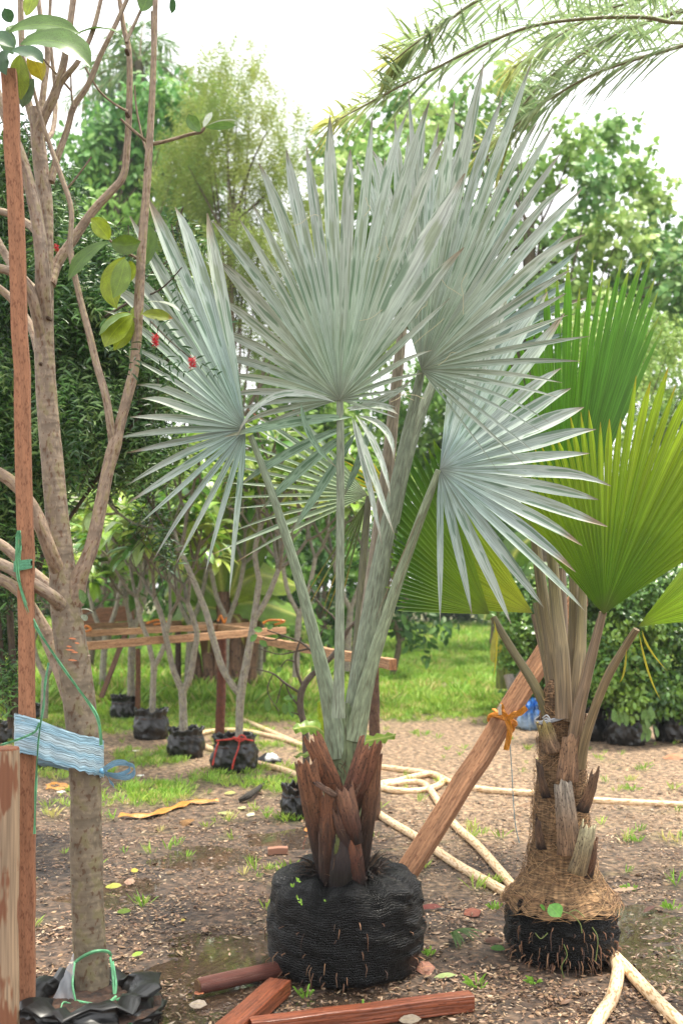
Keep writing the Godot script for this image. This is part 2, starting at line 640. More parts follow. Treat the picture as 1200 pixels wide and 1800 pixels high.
# ---------------------------------------------------------------- the setting
func grassy(x: float, z: float) -> float:
	var d := -z
	var n := rough.get_noise_2d(x * 0.9, z * 0.9)
	var m := rough.get_noise_2d(x * 3.1 + 50, z * 3.1)
	var start := 12.4 if x > -0.9 else 11.3
	var g := smoothstep(start - 0.9, start + 0.5, d + n * 1.1)
	if x < 0.3 and d < start:
		g = maxf(g, 0.75 * smoothstep(0.12, 0.42, n + m * 0.6) * smoothstep(6.6, 8.6, d))
	if d > 4.5:
		g = maxf(g, 0.3 * smoothstep(0.34, 0.6, m + n * 0.5))
	for q in [[-1.3, -7.7, 0.42], [-0.9, -8.45, 0.34], [-1.6, -9.3, 0.4], [-0.55, -8.1, 0.25], [-0.33, -6.9, 0.14]]:
		g = maxf(g, 0.95 * smoothstep(q[2], q[2] * 0.3, Vector2(x - q[0], (z - q[1]) * 0.7).length()))
	return g


const WET := [[-0.62, -3.85, 0.42], [0.2, -3.66, 0.3], [1.22, -4.3, 0.34], [-0.45, -4.35, 0.3], [-1.1, -5.2, 0.25], [-0.25, -6.35, 0.3], [-0.75, -5.9, 0.25], [1.3, -4.75, 0.25]]


func wetness(x: float, z: float) -> float:
	var w := 0.0
	for q in WET:
		w = maxf(w, smoothstep(1.6, 0.4, Vector2(x - q[0], z - q[1]).length() / q[2]))
	return w


func height(x: float, z: float) -> float:
	var h := 0.012 * rough.get_noise_2d(x * 2.5, z * 2.5) + 0.007 * rough.get_noise_2d(x * 9, z * 9)
	var d := -z
	if d < 9:
		h += 0.005 * fine.get_noise_2d(x * 22, z * 22)
	h -= 0.016 * wetness(x, z)
	if d > 26:
		h += (d - 26) * 0.012
	return h


func ground_colour(x: float, z: float) -> Color:
	var d := -z
	var n := rough.get_noise_2d(x * 1.3 + 7, z * 1.3)
	var c := lin(118, 96, 78)
	c = c.lerp(lin(88, 74, 64), smoothstep(0.05, 0.45, rough.get_noise_2d(x * 0.8 + 91, z * 0.8)))
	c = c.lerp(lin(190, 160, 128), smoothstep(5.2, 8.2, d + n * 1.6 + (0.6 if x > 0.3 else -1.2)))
	c = c.lerp(lin(104, 86, 72), 0.75 * wetness(x, z))
	return c.lerp(lin(116, 132, 58), 0.75 * grassy(x, z))


func build_ground() -> void:
	var b := Buf.new()
	var rows := []
	var d := 1.2
	while d < 14:
		rows.append(d)
		d *= 1.011
	while d < 160:
		rows.append(d)
		d *= 1.12
	var cols := 150
	for k in rows.size():
		var half: float = 2.6 + rows[k] * 0.62
		for s in cols + 1:
			var x := half * (2.0 * s / cols - 1.0)
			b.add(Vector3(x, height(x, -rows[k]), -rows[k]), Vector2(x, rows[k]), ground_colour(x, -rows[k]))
		if k > 0:
			for s in cols:
				var p := (k - 1) * (cols + 1) + s
				b.quad(p, p + cols + 1, p + cols + 2, p + 1)
	# the yard goes on behind the camera and to both sides
	var edge: float = 2.6 + rows[rows.size() - 1] * 0.62
	var g := Color(0.17, 0.15, 0.07)
	for q in [[-edge, -1.2, edge, 40.0]]:
		var i0 := b.add(Vector3(q[0], 0, q[1]), Vector2.ZERO, g)
		var i1 := b.add(Vector3(q[2], 0, q[1]), Vector2.ZERO, g)
		var i2 := b.add(Vector3(q[2], 0, q[3]), Vector2.ZERO, g)
		var i3 := b.add(Vector3(q[0], 0, q[3]), Vector2.ZERO, g)
		b.quad(i0, i1, i2, i3)
	for s in [-1.0, 1.0]:
		var i0 := b.add(Vector3(s * 3.3, -0.02, -1.2), Vector2.ZERO, g)
		var i1 := b.add(Vector3(s * edge, 1.4, -150), Vector2.ZERO, g)
		var i2 := b.add(Vector3(s * edge, -0.02, -1.2), Vector2.ZERO, g)
		if s > 0:
			b.tri(i0, i1, i2)
		else:
			b.tri(i0, i2, i1)
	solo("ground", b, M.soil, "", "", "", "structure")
	# standing water in the wet hollows
	for q in WET:
		var w := Buf.new()
		var mid := w.add(Vector3(q[0], -0.008, q[1]))
		for s in 25:
			var a := TAU * s / 24
			w.add(Vector3(q[0] + cos(a) * q[2] * 1.25, -0.008, q[1] + sin(a) * q[2] * 1.25))
		for s in 24:
			w.tri(mid, mid + 1 + s, mid + 2 + s)
		var o := solo("puddle", w, M.water, "", "", "", "structure")
		o.name = o.name


func build_litter() -> void:
	rng.seed = 21
	var s := [Scatter.new(), Scatter.new(), Scatter.new(), Scatter.new()]
	var tones := [lin(114, 90, 70), lin(136, 110, 86), lin(88, 68, 54), lin(150, 122, 96), lin(66, 52, 43), lin(122, 94, 72), lin(176, 152, 124)]
	for k in 120000:
		var d := 3.2 + 9.5 * pow(rng.randf(), 1.7)
		var x := rng.randf_range(-0.36, 0.36) * d
		var thick := rough.get_noise_2d(x * 2.2 + 31, d * 2.2)
		if rng.randf() < 0.8 * smoothstep(0.15, -0.3, thick) or rng.randf() < smoothstep(6.5, 10.0, d) * 0.75:
			continue
		if rng.randf() < 0.3 * wetness(x, -d) or rng.randf() < grassy(x, -d) * 0.8:
			continue
		var len := rng.randf_range(0.008, 0.03) * (1.7 if rng.randf() < 0.05 else 1.0)
		var up := (Vector3.UP * 1.6 + some_dir()).normalized()
		var bs := frame(some_dir() * Vector3(1, 0.15, 1), up)
		var c: Color = tones[rng.randi() % 7]
		c = vary(c, 0.25) * (1.0 - 0.35 * wetness(x, -d))
		s[k % 4].add(Transform3D(Basis(bs.x, bs.z, bs.y).scaled_local(Vector3(len, len, len)), Vector3(x, height(x, -d) + rng.randf() * 0.012, -d)), c)
	for k in 4:
		many("mulch_litter", s[k], L.chip[k], self)
	# grass
	var g := Scatter.new()
	for k in 110000:
		var d := 4.4 + 33 * pow(rng.randf(), 1.1)
		var x := rng.randf_range(-0.4, 0.4) * d
		var far := smoothstep(11.2, 14.0, d)
		if rng.randf() > grassy(x, -d) * (0.3 + 0.7 * maxf(far, 0.7 if x < -0.2 else 0.35)):
			continue
		var h := lerpf(0.07, 0.13, far) * rng.randf_range(0.6, 1.4) * (1.8 if rough.get_noise_2d(x * 1.5, d * 1.5) > 0.25 and far > 0.6 else 1.0)
		if x < -0.3 and d > 12.5:
			h *= 1.8
		if d < 9:
			h *= 1.1
		if d > 24:
			h *= 1.7
		var c := lin(122, 168, 56).lerp(lin(166, 190, 84), rng.randf())
		if rng.randf() < 0.14:
			c = lin(190, 184, 110)
		g.add(Transform3D(Basis(Vector3.UP, rng.randf() * TAU).scaled(Vector3(h * 1.3, h, h * 1.3)), Vector3(x, height(x, -d), -d)), vary(c, 0.2))
	many("grass", g, L.tuft, self)


# ---------------------------------------------------------------- foliage masses
# blobs: [px, py, radius px] at depth d; leaves sit towards the outside of each blob
func crown(parent: Node3D, blobs: Array, d: float, deep: float, per: float, size: float, me: Mesh, tones: Array, hang := 0.7, called := "crown", out_bias := 0.5) -> Array:
	var s := Scatter.new()
	var mids := []
	for q in blobs:
		var dd := d + rng.randf_range(-deep, deep)
		var c := at(q[0], q[1], dd)
		var r: float = q[2] / F * d
		mids.append(c)
		var tone: Color = tones[rng.randi() % tones.size()]
		var sprigs := maxi(3, int(DENSE * per * r * r / (size * size) / 9.0))
		for k in sprigs:
			var dir := some_dir()
			var p := c + dir * r * pow(rng.randf(), out_bias) * Vector3(1, 0.85, 1).length() * 0.6
			p += Vector3(rough.get_noise_3d(p.x * 3, p.y * 3, p.z * 3), rough.get_noise_3d(p.y * 3, p.z * 3, p.x * 3), 0) * r * 0.5
			for j in 9:
				var e := (dir * 0.6 + some_dir() + Vector3.DOWN * hang).normalized()
				var face := (some_dir() * 0.7 + Vector3(0, 0.8, 0.5) + dir * 0.6).normalized()
				var z := size * rng.randf_range(0.65, 1.25)
				s.add(Transform3D(frame(e, face).scaled_local(Vector3.ONE * z), p + some_dir() * size * 0.9), vary(tone.lerp(tones[rng.randi() % tones.size()], 0.35), 0.22))
	many(called, s, me, parent)
	return mids


func tree(called: String, label: String, group: String, category: String, foot: Vector3, blobs: Array, d: float, deep: float, per: float, size: float, me: Mesh, tones: Array, trunk_r: float, hang := 0.7, bias := 0.5) -> Node3D:
	var t := thing(called, label, category, foot, group)
	var mids := crown(t, blobs, d, deep, per, size, me, tones, hang, "crown", bias)
	var top := Vector3.ZERO
	for m in mids:
		top += m
	top /= mids.size()
	top.x = lerpf(top.x, foot.x, 0.5)
	top.z = foot.z
	var b := Buf.new()
	var pts := curve([foot - Vector3(0, 0.2, 0), foot.lerp(top, 0.35) + Vector3(0.15, 0, 0.1), foot.lerp(top, 0.7) - Vector3(0.1, 0, 0), top], 5)
	var r := []
	for k in pts.size():
		r.append(trunk_r * lerpf(1.1, 0.35, float(k) / (pts.size() - 1)))
	tube(b, pts, r, 9, lin(128, 112, 92), true, 1.0, 0.3)
	part("trunk", b, M.limb, t)
	var l := Buf.new()
	for m in mids:
		var from: Vector3 = pts[clampi(int(pts.size() * rng.randf_range(0.35, 0.95)), 0, pts.size() - 1)]
		var mid := from.lerp(m, 0.5) + Vector3(0, rng.randf_range(-0.1, 0.25), 0) * from.distance_to(m)
		var q := curve([from, mid, m], 4)
		var rr := []
		for k in q.size():
			rr.append(trunk_r * lerpf(0.16, 0.03, float(k) / (q.size() - 1)))
		tube(l, q, rr, 6, lin(120, 104, 84))
	var o := part("limbs", l, M.limb, t)
	o.set_meta("kind", "stuff")
	return t


func blobs_in(n: int, x0: float, x1: float, y0: float, y1: float, r0: float, r1: float) -> Array:
	var o := []
	for k in n:
		o.append([rng.randf_range(x0, x1), rng.randf_range(y0, y1), rng.randf_range(r0, r1)])
	return o


func build_far_trees() -> void:
	rng.seed = 31
	var g := "trees beyond the nursery plot"
	# right: large heart-leaved tree with gaps of sky
	tree("broad_tree", "large leafy tree with heart shaped leaves behind the fan palms, white sky showing through it", g, "tree", Vector3(4.2, 0.1, -22),
		[[600, 330, 60], [640, 250, 60], [700, 300, 70], [590, 420, 60], [660, 400, 75], [740, 230, 60], [760, 340, 70], [800, 200, 60], [850, 260, 55], [730, 430, 70], [850, 400, 60], [910, 330, 45], [1010, 250, 50], [1070, 240, 50], [1110, 310, 55], [1150, 350, 45], [1040, 330, 50], [960, 300, 40],
		[1010, 400, 50], [1090, 410, 60], [1160, 430, 60], [940, 430, 50], [1020, 480, 60], [1120, 500, 65], [1190, 490, 60], [960, 520, 60], [1060, 560, 60], [1180, 570, 65], [880, 520, 60], [800, 500, 60], [720, 520, 60], [640, 500, 60], [580, 540, 60], [700, 190, 40], [900, 130, 45], [910, 180, 40], [1240, 420, 60], [1250, 520, 60], [560, 280, 30], [650, 600, 60], [900, 620, 60], [1010, 640, 60], [1120, 650, 60]],
		22, 1.4, 3.6, 0.15, L.round, [lin(148, 182, 92), lin(120, 162, 82), lin(182, 204, 120), lin(96, 140, 74)], 0.26)
	# left: big-leaf tree
	tree("leafy_tree", "bright green round crowned tree seen between the bare branches at left", g, "tree", Vector3(-5.2, 0.1, -23),
		[[150, 270, 60], [200, 240, 60], [250, 220, 60], [300, 190, 50], [330, 230, 60], [130, 340, 60], [200, 320, 70], [270, 300, 70], [340, 310, 60], [110, 430, 60], [180, 410, 70], [260, 400, 70], [330, 400, 60], [160, 490, 70], [240, 490, 70], [320, 490, 60], [100, 520, 60], [200, 570, 70], [290, 580, 70], [350, 560, 60], [240, 180, 40], [290, 160, 30], [60, 420, 60], [20, 500, 60], [150, 650, 70], [300, 660, 70]],
		23, 1.2, 9.0, 0.22, L.oval, [lin(116, 164, 82), lin(92, 146, 70), lin(150, 188, 86), lin(74, 124, 64)], 0.28, 0.9)
	# centre left: feathery yellowish tree
	tree("feathery_tree", "tall yellow green tree with fine drooping foliage behind the silver palm", g, "tree", Vector3(-2.1, 0.1, -20),
		[[420, 130, 34], [390, 165, 40], [440, 175, 45], [400, 220, 50], [470, 230, 40], [350, 230, 40], [330, 290, 45], [400, 290, 60], [470, 300, 55], [520, 280, 35], [310, 360, 45], [370, 370, 60], [440, 380, 60], [510, 370, 55], [340, 440, 50], [410, 460, 60], [490, 460, 60], [550, 430, 45], [330, 520, 45], [400, 540, 55], [480, 550, 60], [550, 520, 55], [360, 160, 22], [530, 600, 55], [430, 630, 55]],
		20, 1.0, 10.0, 0.42, L.feather, [lin(150, 168, 80), lin(128, 154, 72), lin(172, 184, 96)], 0.2, 1.6)
	# far coconut palm and a bluish tree behind the left crown
	tree("dark_tree", "hazy dark green tree rising farthest behind the left crown, below the coconut fronds", g, "tree", Vector3(-6.6, 0.1, -32),
		[[190, 130, 24], [225, 110, 28], [255, 120, 28], [210, 160, 32], [250, 165, 30], [280, 150, 20], [180, 175, 24], [235, 80, 18], [170, 210, 30]], 32, 1.0, 5.0, 0.26, L.oval, [lin(88, 122, 84), lin(72, 106, 78)], 0.25)
	var cp := thing("coconut_palm", "far coconut palm whose fronds stick out above the left treetops", "palm", Vector3(-5.6, 0.1, -29), g)
	var tb := Buf.new()
	var head := at(245, 110, 29)
	tube(tb, curve([cp.position, cp.position.lerp(head, 0.5) + Vector3(0.3, 0, 0), head], 5), [0.2, 0.19, 0.18, 0.17, 0.16, 0.15, 0.14, 0.14, 0.13, 0.13, 0.12], 8, lin(130, 118, 100))
	part("trunk", tb, M.limb, cp)
	for q in [[330, 120, 20], [300, 85, 60], [255, 40, 40], [200, 60, 30], [150, 120, 30], [115, 185, 40], [150, 175, 10], [340, 165, 30], [225, 45, 10]]:
		var tip := at(q[0], q[1], 29 + rng.randf_range(-1, 1))
		feather(cp, curve([head, head.lerp(tip, 0.5) + Vector3(0, q[2] / F * 29 * 0.5, 0), tip], 6), 0.55, 34, 0.05, 0.035, lin(116, 148, 92), lin(140, 160, 100), M.foliage, 0.8)
	# undergrowth along the far edge of the grass
	var far := [[-60, 930, 36, 26], [110, 950, 34, 26], [300, 940, 35, 22], [470, 950, 34, 24], [600, 960, 35, 22], [740, 970, 37, 22], [880, 970, 35, 20], [1010, 950, 34, 24], [1180, 930, 35, 26], [1300, 930, 36, 26]]
	var words := ["behind the left trunk", "behind the tied trunk", "behind the plumeria branches", "behind the banana clump", "behind the silver palm stalks", "behind the round rail post", "right of the round rail post", "behind the fan palm trunk", "behind the hedge shrubs", "beyond the hedge at right"]
	for k in far.size():
		var q: Array = far[k]
		var bl := blobs_in(11, q[0] - 90, q[0] + 90, q[1] - 60, 1085, 36, 54)
		tree("bush", "dark green bush at the far edge of the grass, " + words[k], "bushes along the far edge of the grass", "bush", Vector3((q[0] - 600) / F * q[2], 0.1, -q[2] - 0.2), bl, q[2], 0.7, 5.0, 0.2, L.gloss, [lin(62, 98, 44), lin(48, 82, 40), lin(84, 122, 52)], 0.05, 0.4)
	var mid := [[30, 800, 27], [180, 780, 26], [420, 760, 25], [560, 740, 26], [700, 780, 25], [860, 800, 25], [1240, 760, 25]]
	var mids := ["left of the big trunk", "behind the bottlebrush", "behind the left silver fan", "behind the middle silver stalk", "behind the thick silver stalks", "behind the hanging green fan", "at the right edge"]
	for k in mid.size():
		var q: Array = mid[k]
		tree("young_tree", "leafy mid green young tree in the back row, " + mids[k], "young trees in the back row", "tree", Vector3((q[0] - 600) / F * q[2], 0, -q[2]), blobs_in(12, q[0] - 100, q[0] + 100, q[1] - 150, q[1] + 190, 45, 75), q[2], 0.8, 4.5, 0.2, L.oval, [lin(108, 150, 62), lin(84, 128, 54), lin(146, 178, 78)], 0.08, 0.5)
	for q in [[330, 17.5, "left of the banana clump"], [450, 17, "right of the banana clump"], [560, 18, "between the left and middle silver stalks"], [680, 17.5, "behind the thick silver stalks"], [150, 17, "behind the left trunk's fork"]]:
		tree("bush", "dark leafy bush beyond the rails, " + q[2], "bushes beyond the rails", "bush", Vector3((q[0] - 600) / F * q[1], 0, -q[1]), blobs_in(9, q[0] - 70, q[0] + 70, 880, 1110, 36, 56), q[1], 0.6, 4.0, 0.17, L.oval, [lin(72, 112, 46), lin(56, 92, 42), lin(110, 150, 58)], 0.05, 0.4)
	tree("fine_leaved_shrub", "pale green fine leaved small tree above the right fan palm", "", "tree", Vector3(4.4, 0, -15),
		[[1130, 590, 50], [1180, 600, 50], [1090, 640, 45], [1150, 660, 55], [1200, 680, 50], [1110, 720, 55], [1180, 740, 55], [1060, 720, 40], [1140, 800, 60], [1200, 820, 60], [1090, 800, 50], [990, 560, 26], [1030, 600, 40], [1010, 660, 40], [1000, 720, 45], [1100, 880, 50], [1180, 900, 55], [1230, 620, 50]],
		15, 0.6, 2.6, 0.075, L.oval, [lin(150, 178, 92), lin(122, 158, 72), lin(176, 196, 116)], 0.06, 0.2)


# a feather-shaped frond: rachis with leaflets on both sides
func feather(t: Node3D, rach: Array, len: float, n: int, w: float, r: float, c0: Color, c1: Color, m: Material, droop := 0.3, singles := false) -> void:
	var b := Buf.new()
	var rr := []
	for k in rach.size():
		rr.append(r * lerpf(1.0, 0.25, float(k) / (rach.size() - 1)))
	tube(b, rach, rr, 6, lin(150, 138, 96))
	var fr := part("frond", b, M.smooth_stalk, t)
	var lb := Buf.new()
	for k in n:
		var u := 0.06 + 0.94 * (k + 0.5) / n
		var f := u * (rach.size() - 1)
		var i := mini(int(f), rach.size() - 2)
		var p: Vector3 = rach[i].lerp(rach[i + 1], f - i)
		var tg: Vector3 = (rach[i + 1] - rach[i]).normalized()
		var side := tg.cross(Vector3.UP).normalized()
		for s in [-1.0, 1.0]:
			var roll := rng.randf_range(-0.6, 0.8)
			var dir: Vector3 = (side * s * cos(roll) + Vector3.UP * sin(roll) * 0.8 + tg * rng.randf_range(0.5, 0.95)).normalized()
			var l := len * rng.randf_range(0.75, 1.1) * (0.45 + 0.9 * sin(PI * clampf(u * 0.8 + 0.15, 0, 1)))
			var tip := p + dir * l + Vector3.DOWN * droop * l * rng.randf_range(0.3, 1.0)
			var c := vary(c0.lerp(c1, smoothstep(0.75, 1.05, u) * rng.randf_range(0.4, 1.0)), 0.2)
			if singles:
				var one := Buf.new()
				leaf(one, p, tip, w, Vector3.UP + some_dir() * 0.5, Vector3(0, l * 0.05, 0), 0.5, c, 3, 0.3, c.lerp(lin(170, 140, 70), 0.6))
				part("leaflet", one, m, fr)
			else:
				leaf(lb, p, tip, w, Vector3.UP + some_dir() * 0.5, Vector3(0, l * 0.06, 0), 0.5, c, 3, 0.3, c.lerp(lin(170, 140, 70), 0.6))
	if not singles:
		part("leaflets", lb, m, fr).set_meta("kind", "stuff")


func build_date_palm() -> void:
	rng.seed = 41
	var t := thing("date_palm", "date palm outside the picture whose grey green feather fronds arch in at top right", "palm", Vector3(2.95, 0, -6.1))
	var b := Buf.new()
	var head := Vector3(2.95, 4.9, -6.1)
	tube(b, [Vector3(2.95, -0.1, -6.1), Vector3(2.95, 2.4, -6.1), head], [0.26, 0.22, 0.2], 12, lin(120, 98, 76), true, 1.0, 0.5)
	part("trunk", b, M.husk, t)
	for q in [[[1230, 36, 5.9], [1130, 30, 5.8], [1040, 32, 5.7], [930, 47, 5.6], [830, 88, 5.5], [730, 138, 5.4], [650, 180, 5.35], [588, 214, 5.3]],
			[[1230, 70, 6.2], [1130, 100, 6.2], [1040, 132, 6.2], [960, 178, 6.2], [900, 225, 6.2], [850, 262, 6.2]],
			[[1240, 10, 6.4], [1120, 45, 6.4], [1040, 85, 6.4], [960, 140, 6.4], [910, 200, 6.4], [880, 290, 6.4]],
			[[1230, -60, 5.6], [1020, -40, 5.5], [860, -8, 5.4], [780, 42, 5.35], [735, 72, 5.3], [690, 108, 5.3]],
			[[1240, -20, 6.6], [1150, -8, 6.6], [1060, 20, 6.6], [970, 70, 6.6], [900, 120, 6.6]]]:
		var p := [head]
		for w in q:
			p.append(at(w[0], w[1], w[2]))
		feather(t, curve(p, 5), 0.36, 120, 0.014, 0.013, lin(160, 184, 132), lin(208, 204, 104), M.fan_leaf, 0.16)


# ---------------------------------------------------------------- fan palms
# One leaf: stalk, then segments, each a strip folded along its middle, joined edge to edge up to «split» of their length.
# lens: [[angle, length px]]; lift: [[angle, out of the plane]]; bend: [[angle, drop]]. Angles in degrees from straight up, to the right.
func fan(root: Node3D, hub: Vector3, d: float, stalk: Array, stalk_mat: Material, stalk_col: Color, marks: Array, count: int, lens: Array, lift: Array, drop: Array, split, m: Material, c_in: Color, c_out: Color, tip: Color, tip_at: float, sloppy: float, fold := 0.55, stalk_flat := 0.7) -> Node3D:
	var sb := Buf.new()
	tube(sb, stalk[0], stalk[1], 9, stalk_col, true, stalk_flat, 0.08)
	var st := part("leaf_stalk", sb, stalk_mat, root)
	var scale := d / F
	var ray := func(a: float) -> Vector3:
		var q := deg_to_rad(a)
		return Vector3(sin(q), cos(q), table(lift, a))
	for k in count:
		var al := table(marks, float(k) / count)
		var ar := table(marks, float(k + 1) / count)
		var a := (al + ar) * 0.5
		var len: float = table(lens, a) * scale * (1.0 + rng.randf_range(-0.06, 0.05) * (1 + sloppy))
		var b := Buf.new()
		var tone := vary(Color.WHITE, 0.13)
		var kink := rng.randf_range(0.0, 0.5) * sloppy if rng.randf() < 0.4 else 0.0
		var brown_at := tip_at - rng.randf() * 0.04 - (0.06 if rng.randf() < 0.2 and sloppy > 0.2 else 0.0)
		var off := rng.randf() * 3.0
		var twist := rng.randf_range(-1, 1) * sloppy
		var swing := rng.randf_range(-1, 1) * sloppy
		var sag := rng.randf_range(-0.3, 1.0) * sloppy
		var sp: float = (table(split, a) if split is Array else split) * rng.randf_range(0.86, 1.1)
		var rows := 11
		var last := []
		var wide := 0.0
		for j in rows + 1:
			var t := pow(float(j) / rows, 0.9)
			var r := len * t
			var dn := Vector3.DOWN * table(drop, a) * r * r
			var mid: Vector3 = hub + ray.call(a) * r + dn
			var dl := Vector3.DOWN * table(drop, al) * r * r
			var dr := Vector3.DOWN * table(drop, ar) * r * r
			var el: Vector3 = hub + ray.call(al) * r + dl
			var er: Vector3 = hub + ray.call(ar) * r + dr
			var across := er - el
			var nrm: Vector3 = across.cross(ray.call(a)).normalized()
			if nrm.z < 0:
				nrm = -nrm
			var hw := across.length() * 0.5
			if t <= sp:
				wide = hw
			else:
				var u := (t - sp) / (1.0 - sp)
				hw = wide * (1.0 - pow(u, 2.5)) * (1 + 0.1 * u)
				hw = maxf(hw, wide * 0.05)
				var turned := across.normalized().rotated(ray.call(a).normalized(), twist * u * 0.9)
				mid += across.normalized() * swing * u * u * len * 0.05 + Vector3.DOWN * sag * u * u * len * 0.10 + nrm * swing * u * len * 0.02 + Vector3(swing * 0.5, -1, 0) * kink * len * pow(maxf(0.0, u - 0.45), 2)
				el = mid - turned * hw
				er = mid + turned * hw
			var v_depth := hw * fold * minf(1.0, t * 8.0)
			mid -= nrm * v_depth
			var col := c_in.lerp(c_out, smoothstep(0.1, 0.95, t))
			col = Color(col.r * tone.r, col.g * tone.g, col.b * tone.b)
			if t > brown_at:
				col = col.lerp(tip, smoothstep(brown_at, minf(1.0, brown_at + 0.05), t))
			if r < 0.07:
				col = col.lerp(lin(92, 74, 62), 0.6 * (1 - r / 0.07))
			var row := []
			row.append(b.add(el, Vector2(0.0 + off, r), col))
			row.append(b.add((el + mid) * 0.5, Vector2(0.25 + off, r), col))
			row.append(b.add(mid, Vector2(0.5 + off, r), col * 0.97))
			row.append(b.add((er + mid) * 0.5, Vector2(0.75 + off, r), col))
			row.append(b.add(er, Vector2(1.0 + off, r), col))
			if j > 0:
				for s in 4:
					b.quad(last[s], last[s + 1], row[s + 1], row[s])
			last = row
		part("leaf_segment", b, m, st)
	return st


# a dry leaf base: a curved tapering plate that hugs the trunk
func husk(root: Node3D, called: String, foot: Vector3, top: Vector3, w0: float, w1: float, face: Vector3, cup: float, col: Color, tip: Color, m: Material, bow := 0.03, th := 0.008, ragged := 0.02) -> void:
	var b := Buf.new()
	var d := top - foot
	var f := frame(d, face)
	var sd := foot.x * 37.0 + top.y * 11.0
	sheet(b, 8, 9, func(u, v):
		var w := lerpf(w0, w1, pow(v, 0.8))
		var s: float = u * 2.0 - 1.0
		var vv: float = v
		if v > 0.8:
			vv += ragged / maxf(0.05, d.length()) * rough.get_noise_2d(sd + u * 16, 3.0) * (v - 0.8) * 5
		return foot + d * vv + f.x * s * w * 0.5 + f.z * (w * cup * (1 - s * s) + bow * sin(PI * v) + 0.006 * rough.get_noise_2d(u * 40 + sd, v * 30)),
		func(u, v): return lin(34, 27, 26).lerp(col, smoothstep(0.0, 0.35, v) if col.r < 0.3 else 1.0).lerp(tip, smoothstep(0.3, 1.0, v)), th, Vector2(1.0, d.length() * 3))
	part(called, b, m, root)


func root_ball(root: Node3D, o: Vector3, r: float, h: float, seed_x: float, pleats: int, mouth: float) -> MeshInstance3D:
	var b := Buf.new()
	var prof := []
	for k in 36:
		var v := k / 35.0
		var y: float
		var q: float
		if v < 0.12:
			q = lerpf(0.72, 0.92, sin(v / 0.12 * PI / 2))
			y = 0.05 * pow(v / 0.12, 2)
		elif v < 0.76:
			var u := (v - 0.12) / 0.64
			q = 0.92 + 0.08 * sin(u * PI)
			y = 0.05 + 0.83 * u
		else:
			var u := (v - 0.76) / 0.24
			q = lerpf(0.92, mouth, pow(u, 1.35))
			y = 0.88 + 0.12 * sin(minf(1.0, u * 1.5) * PI / 2)
		prof.append([q * r, y * h, v * (h + r)])
	lathe(b, o, prof, 96, func(a, rr, y, v):
		var n := rough.get_noise_3d(cos(a) * 2.2 + seed_x, y * 9, sin(a) * 2.2)
		var band := rough.get_noise_2d(y * 95 + seed_x * 7 + n, cos(a) * 1.3) * 0.009 + rough.get_noise_2d(y * 28 + seed_x, sin(a) * 2.0 + cos(a)) * 0.006
		var q: float = rr + n * 0.016 + band + 0.004 * fine.get_noise_3d(cos(a) * 9, y * 60, sin(a) * 9)
		if v > 0.6:
			q += 0.017 * sin(a * pleats + 2.5 * sin(a * 2 + seed_x)) * (0.6 + 0.7 * rough.get_noise_2d(cos(a) * 3, sin(a) * 3 + seed_x)) * smoothstep(0.6, 0.85, v)
		var yy: float = y + 0.035 * rough.get_noise_2d(cos(a) * 2.0 + seed_x, sin(a) * 2.0 + 4) * smoothstep(0.2, 1.0, v)
		if v > 0.72:
			yy += 0.012 * sin(a * pleats * 0.5 + seed_x) * (v - 0.72) * 3
		return Vector3(cos(a) * q, yy, sin(a) * q),
		func(_a, _v): return lin(15, 15, 17))
	return part("wrapped_root_ball", b, M.shade_net, root)


